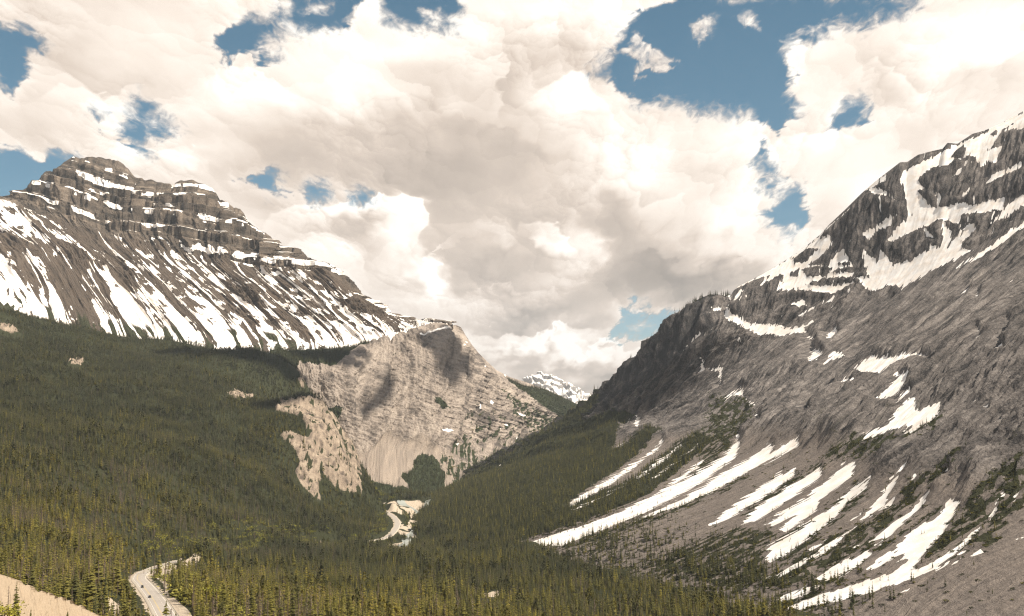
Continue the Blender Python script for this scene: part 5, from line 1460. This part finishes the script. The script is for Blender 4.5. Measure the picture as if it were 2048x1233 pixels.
# ------------------------------------------------------------------ cars
def paint(name, col, rough=0.35, metal=0.3):
    N = NT(name)
    nz = N.noise(N.pos(), 5.0, 2.0)
    b = N.bsdf(N.mix(nz, col, tuple(c * 1.15 for c in col)), rough, None, 0.5); b.inputs['Metallic'].default_value = metal
    return N.done(b.outputs[0])
M_glass = paint("car_glass", (0.02, 0.025, 0.03), 0.1, 0)
M_tyre = paint("tyre_rubber", (0.02, 0.02, 0.02), 0.8, 0)
M_rim = paint("wheel_rim", (0.45, 0.45, 0.46), 0.3, .8)
M_head = paint("headlight_glass", (0.75, 0.75, 0.72), 0.2, 0)
M_tail = paint("tail_light_glass", (0.35, 0.02, 0.02), 0.3, 0)
M_plate = paint("plastic_trim", (0.03, 0.03, 0.03), 0.6, 0)
def soup_mesh(name, v, f, mat):
    me = bpy.data.meshes.new(name); me.from_pydata([tuple(x) for x in v], [], f); me.materials.append(mat); me.update(); return me
def loft_x(name, secs, mat):
    """closed body from cross-sections (x, list of (y,z))"""
    v, f = [], []
    n = len(secs[0][1])
    for x, pr in secs: v += [(x, y, z) for y, z in pr]
    for i in range(len(secs) - 1):
        for j in range(n):
            a = i * n + j; b_ = i * n + (j + 1) % n
            f.append((a, b_, b_ + n, a + n))
    f.append(tuple(range(n))[::-1]); f.append(tuple((len(secs) - 1) * n + k for k in range(n)))
    return soup_mesh(name, v, f, mat)
def cyl(name, r, w, mat, n=18, y0=0.0):
    v, f = [], []
    for s in (-w / 2, w / 2):
        v += [(r * math.cos(2 * math.pi * k / n), y0 + s, r * math.sin(2 * math.pi * k / n)) for k in range(n)]
    f = [(k, (k + 1) % n, n + (k + 1) % n, n + k) for k in range(n)] + [tuple(range(n))[::-1], tuple(range(n, 2 * n))]
    return soup_mesh(name, v, f, mat)
def box_mesh(name, x0, x1, y0, y1, z0, z1, mat):
    v = [(x, y, z) for z in (z0, z1) for x, y in ((x0, y0), (x1, y0), (x1, y1), (x0, y1))]
    return soup_mesh(name, v, [(0, 3, 2, 1), (4, 5, 6, 7), (0, 1, 5, 4), (1, 2, 6, 5), (2, 3, 7, 6), (3, 0, 4, 7)], mat)
def make_car(mat, tall):
    """parts in car space, x forward; sport utility or sedan"""
    hb = 0.98 if tall else 0.86; top = 1.74 if tall else 1.42
    def sec(h0, h1, w): return [(-w, h0 + .1), (-w + .08, h0), (w - .08, h0), (w, h0 + .1), (w, h1 - .12), (w - .1, h1), (-w + .1, h1), (-w, h1 - .12)]
    body = loft_x("body", [(-2.32, sec(.42, hb - .12, .80)), (-2.15, sec(.30, hb, .90)), (-1.0, sec(.26, hb + .02, .94)), (.9, sec(.26, hb, .94)), (1.5, sec(.28, hb - .06, .92)), (2.15, sec(.32, hb - .2, .86)), (2.34, sec(.42, hb - .32, .74))], mat)
    r0 = -2.1 if tall else -1.55
    def cs(h, w0, w1, x0): return [(-w0, hb - .02), (w0, hb - .02), (w1, h), (-w1, h)]
    cabin = loft_x("windows", [(r0, cs(hb, .80, .78, 0)), (r0 + .35, cs(top - .06, .84, .66, 0)), (.35, cs(top - .06, .84, .66, 0)), (1.15, cs(hb, .80, .78, 0))], M_glass)
    roof = loft_x("roof", [(r0 + .28, [(-.66, top - .09), (.66, top - .09), (.62, top - .02), (-.62, top - .02)]), (r0 + .6, [(-.69, top - .09), (.69, top - .09), (.62, top), (-.62, top)]), (.1, [(-.69, top - .09), (.69, top - .09), (.62, top), (-.62, top)]), (.42, [(-.66, top - .09), (.66, top - .09), (.6, top - .04), (-.6, top - .04)])], mat)
    parts = [("body", body, None), ("windows", cabin, None), ("roof", roof, None)]
    for y in (-.62, .62): parts.append(("headlight", box_mesh("headlight", 2.16, 2.31, y - .17, y + .17, hb - .40, hb - .26, M_head), None))
    for y in (-.70, .70): parts.append(("tail_light", box_mesh("tail_light", -2.33, -2.2, y - .12, y + .12, hb - .32, hb - .08, M_tail), None))
    parts.append(("bumper", box_mesh("bumper", 2.2, 2.40, -.72, .72, .36, .52, M_plate), None))
    parts.append(("bumper", box_mesh("bumper", -2.40, -2.22, -.74, .74, .38, .54, M_plate), None))
    ty, ri = cyl("tyre", .36, .24, M_tyre), cyl("rim", .22, .26, M_rim, 12)
    return parts, ty, ri
def place_car(mat, tall, u_, Y, lane, away, label, name="car"):
    """put a car on its lane of the road near photo column u_ / distance Y"""
    i = int(np.argmin(np.abs(road_c[:, 1] - Y)))
    dd = road_c[i + 1] - road_c[i - 1]; dd /= np.linalg.norm(dd)
    n_ = np.array([dd[1], -dd[0]])
    e = bpy.data.objects.new(name, None); scene.collection.objects.link(e)
    e.location = (road_c[i, 0] + n_[0] * lane, road_c[i, 1] + n_[1] * lane, road_c[i, 2] + 0.055 - abs(lane) * .015)
    f = dd if away else -dd
    e.rotation_euler = (0, -math.asin(f[2]), math.atan2(f[1], f[0]))
    e['label'] = label; e['category'] = "car"; e['group'] = "cars on the valley road"
    parts, ty, ri = make_car(mat, tall)
    for nm, me, _ in parts:
        c = bpy.data.objects.new(nm, me); scene.collection.objects.link(c); c.parent = e
    for x in (-1.42, 1.45):
        for y in (-.84, .84):
            wv = bpy.data.objects.new("wheel", ty); scene.collection.objects.link(wv); wv.parent = e; wv.location = (x, y, .36)
            rm = bpy.data.objects.new("rim", ri); scene.collection.objects.link(rm); rm.parent = wv
place_car(paint("black_paint", (0.015, 0.016, 0.02)), True, 290, 850, -3.4, False, "black car nearest the road curve, behind the other dark car", "car")
place_car(paint("dark_blue_paint", (0.02, 0.025, 0.04)), False, 306, 765, -3.4, False, "dark car lowest in the picture on the wide part of the road")
place_car(paint("charcoal_paint", (0.03, 0.03, 0.032)), True, 376, 1465, 3.3, True, "tiny dark car farthest up the straight part of the road")
place_car(paint("white_car_paint", (0.7, 0.7, 0.68)), False, 348, 1365, -3.6, False, "tiny white car midway along the straight part of the road")
place_car(paint("grey_paint", (0.09, 0.09, 0.1)), False, 334, 1310, 3.3, True, "tiny grey car just past the road curve")
place_car(paint("silver_paint", (0.45, 0.45, 0.46)), False, 775, 2330, 3.2, True, "tiny pale car on the far bend beside the river")

# ------------------------------------------------------------------ haze
hz = bpy.data.materials.new("haze"); hz.use_nodes = True
ht = hz.node_tree; ht.nodes.clear()
ho = ht.nodes.new("ShaderNodeOutputMaterial"); hv = ht.nodes.new("ShaderNodeVolumePrincipled")
hv.inputs['Color'].default_value = (0.76, 0.87, 1.0, 1)
hv.inputs['Density'].default_value = HAZE
hv.inputs['Anisotropy'].default_value = 0.2
ht.links.new(hv.outputs[0], ho.inputs['Volume'])
if HAZE > 0:
    me = box_mesh("haze", -22000, 22000, -1500, 21000, -700, 1750, hz)
    o = bpy.data.objects.new("haze", me); scene.collection.objects.link(o); o['kind'] = 'stuff'

# ------------------------------------------------------------------ unseen clouds overhead, added to cast shade on the cliff and forest
def shade_cloud(target, dist, rx, ry, rz_, seed, lumps):
    rs_ = np.random.RandomState(seed)
    import bmesh
    bm = bmesh.new()
    c0 = np.array(target) + np.array(sun_dir) * dist
    for k in range(lumps):
        f = rs_.rand(3) * 2 - 1
        if k == 0: f *= 0
        s = (0.38 + 0.3 * rs_.rand()) * (1.25 if k == 0 else 1)
        M = Matrix.Translation((f[0] * rx * .75, f[1] * ry * .75, abs(f[2]) * rz_ * .5)) @ Matrix.Diagonal((rx * s, ry * s, rz_ * s, 1))
        bmesh.ops.create_icosphere(bm, subdivisions=4, radius=1.0, matrix=M)
    me = bpy.data.meshes.new("cloud"); bm.to_mesh(me); bm.free()
    co = np.empty(len(me.vertices) * 3, np.float32); me.vertices.foreach_get("co", co); co = co.reshape(-1, 3)
    nrm = np.empty_like(co).ravel(); me.vertices.foreach_get("normal", nrm); nrm = nrm.reshape(-1, 3)
    q = co / (0.35 * rx)
    d = (fbm(q[:, 0] + seed, q[:, 1] + q[:, 2], 4, 400) + fbm(q[:, 1] + 7, q[:, 2] - q[:, 0], 4, 401)) * 0.16 * rx
    co = co + nrm * d[:, None]
    me.vertices.foreach_set("co", co.ravel()); me.materials.append(M_cloud)
    me.polygons.foreach_set("use_smooth", np.ones(len(me.polygons), bool))
    o = bpy.data.objects.new("cloud", me); scene.collection.objects.link(o); o.location = c0; o['kind'] = 'stuff'
N = NT("cloud_white"); nz = N.noise(N.pos(), .01, 4.0)
M_cloud = N.done(N.bsdf(N.mix(nz, (0.85, 0.85, 0.86), (0.95, 0.95, 0.95)), 1.0, None, 0.0).outputs[0])
for u_, v_, Y_, rx, ry, sd, lm in ((885,735,4020,120,105,3,9), (748,815,3700,22,120,8,6), (650,722,3700,120,70,12,10), (450,735,3450,260,130,14,10), (560,830,2900,70,90,21,8)):
    shade_cloud(unproj(u_, v_, Y_), 3900, rx, ry, 60, sd, lm)
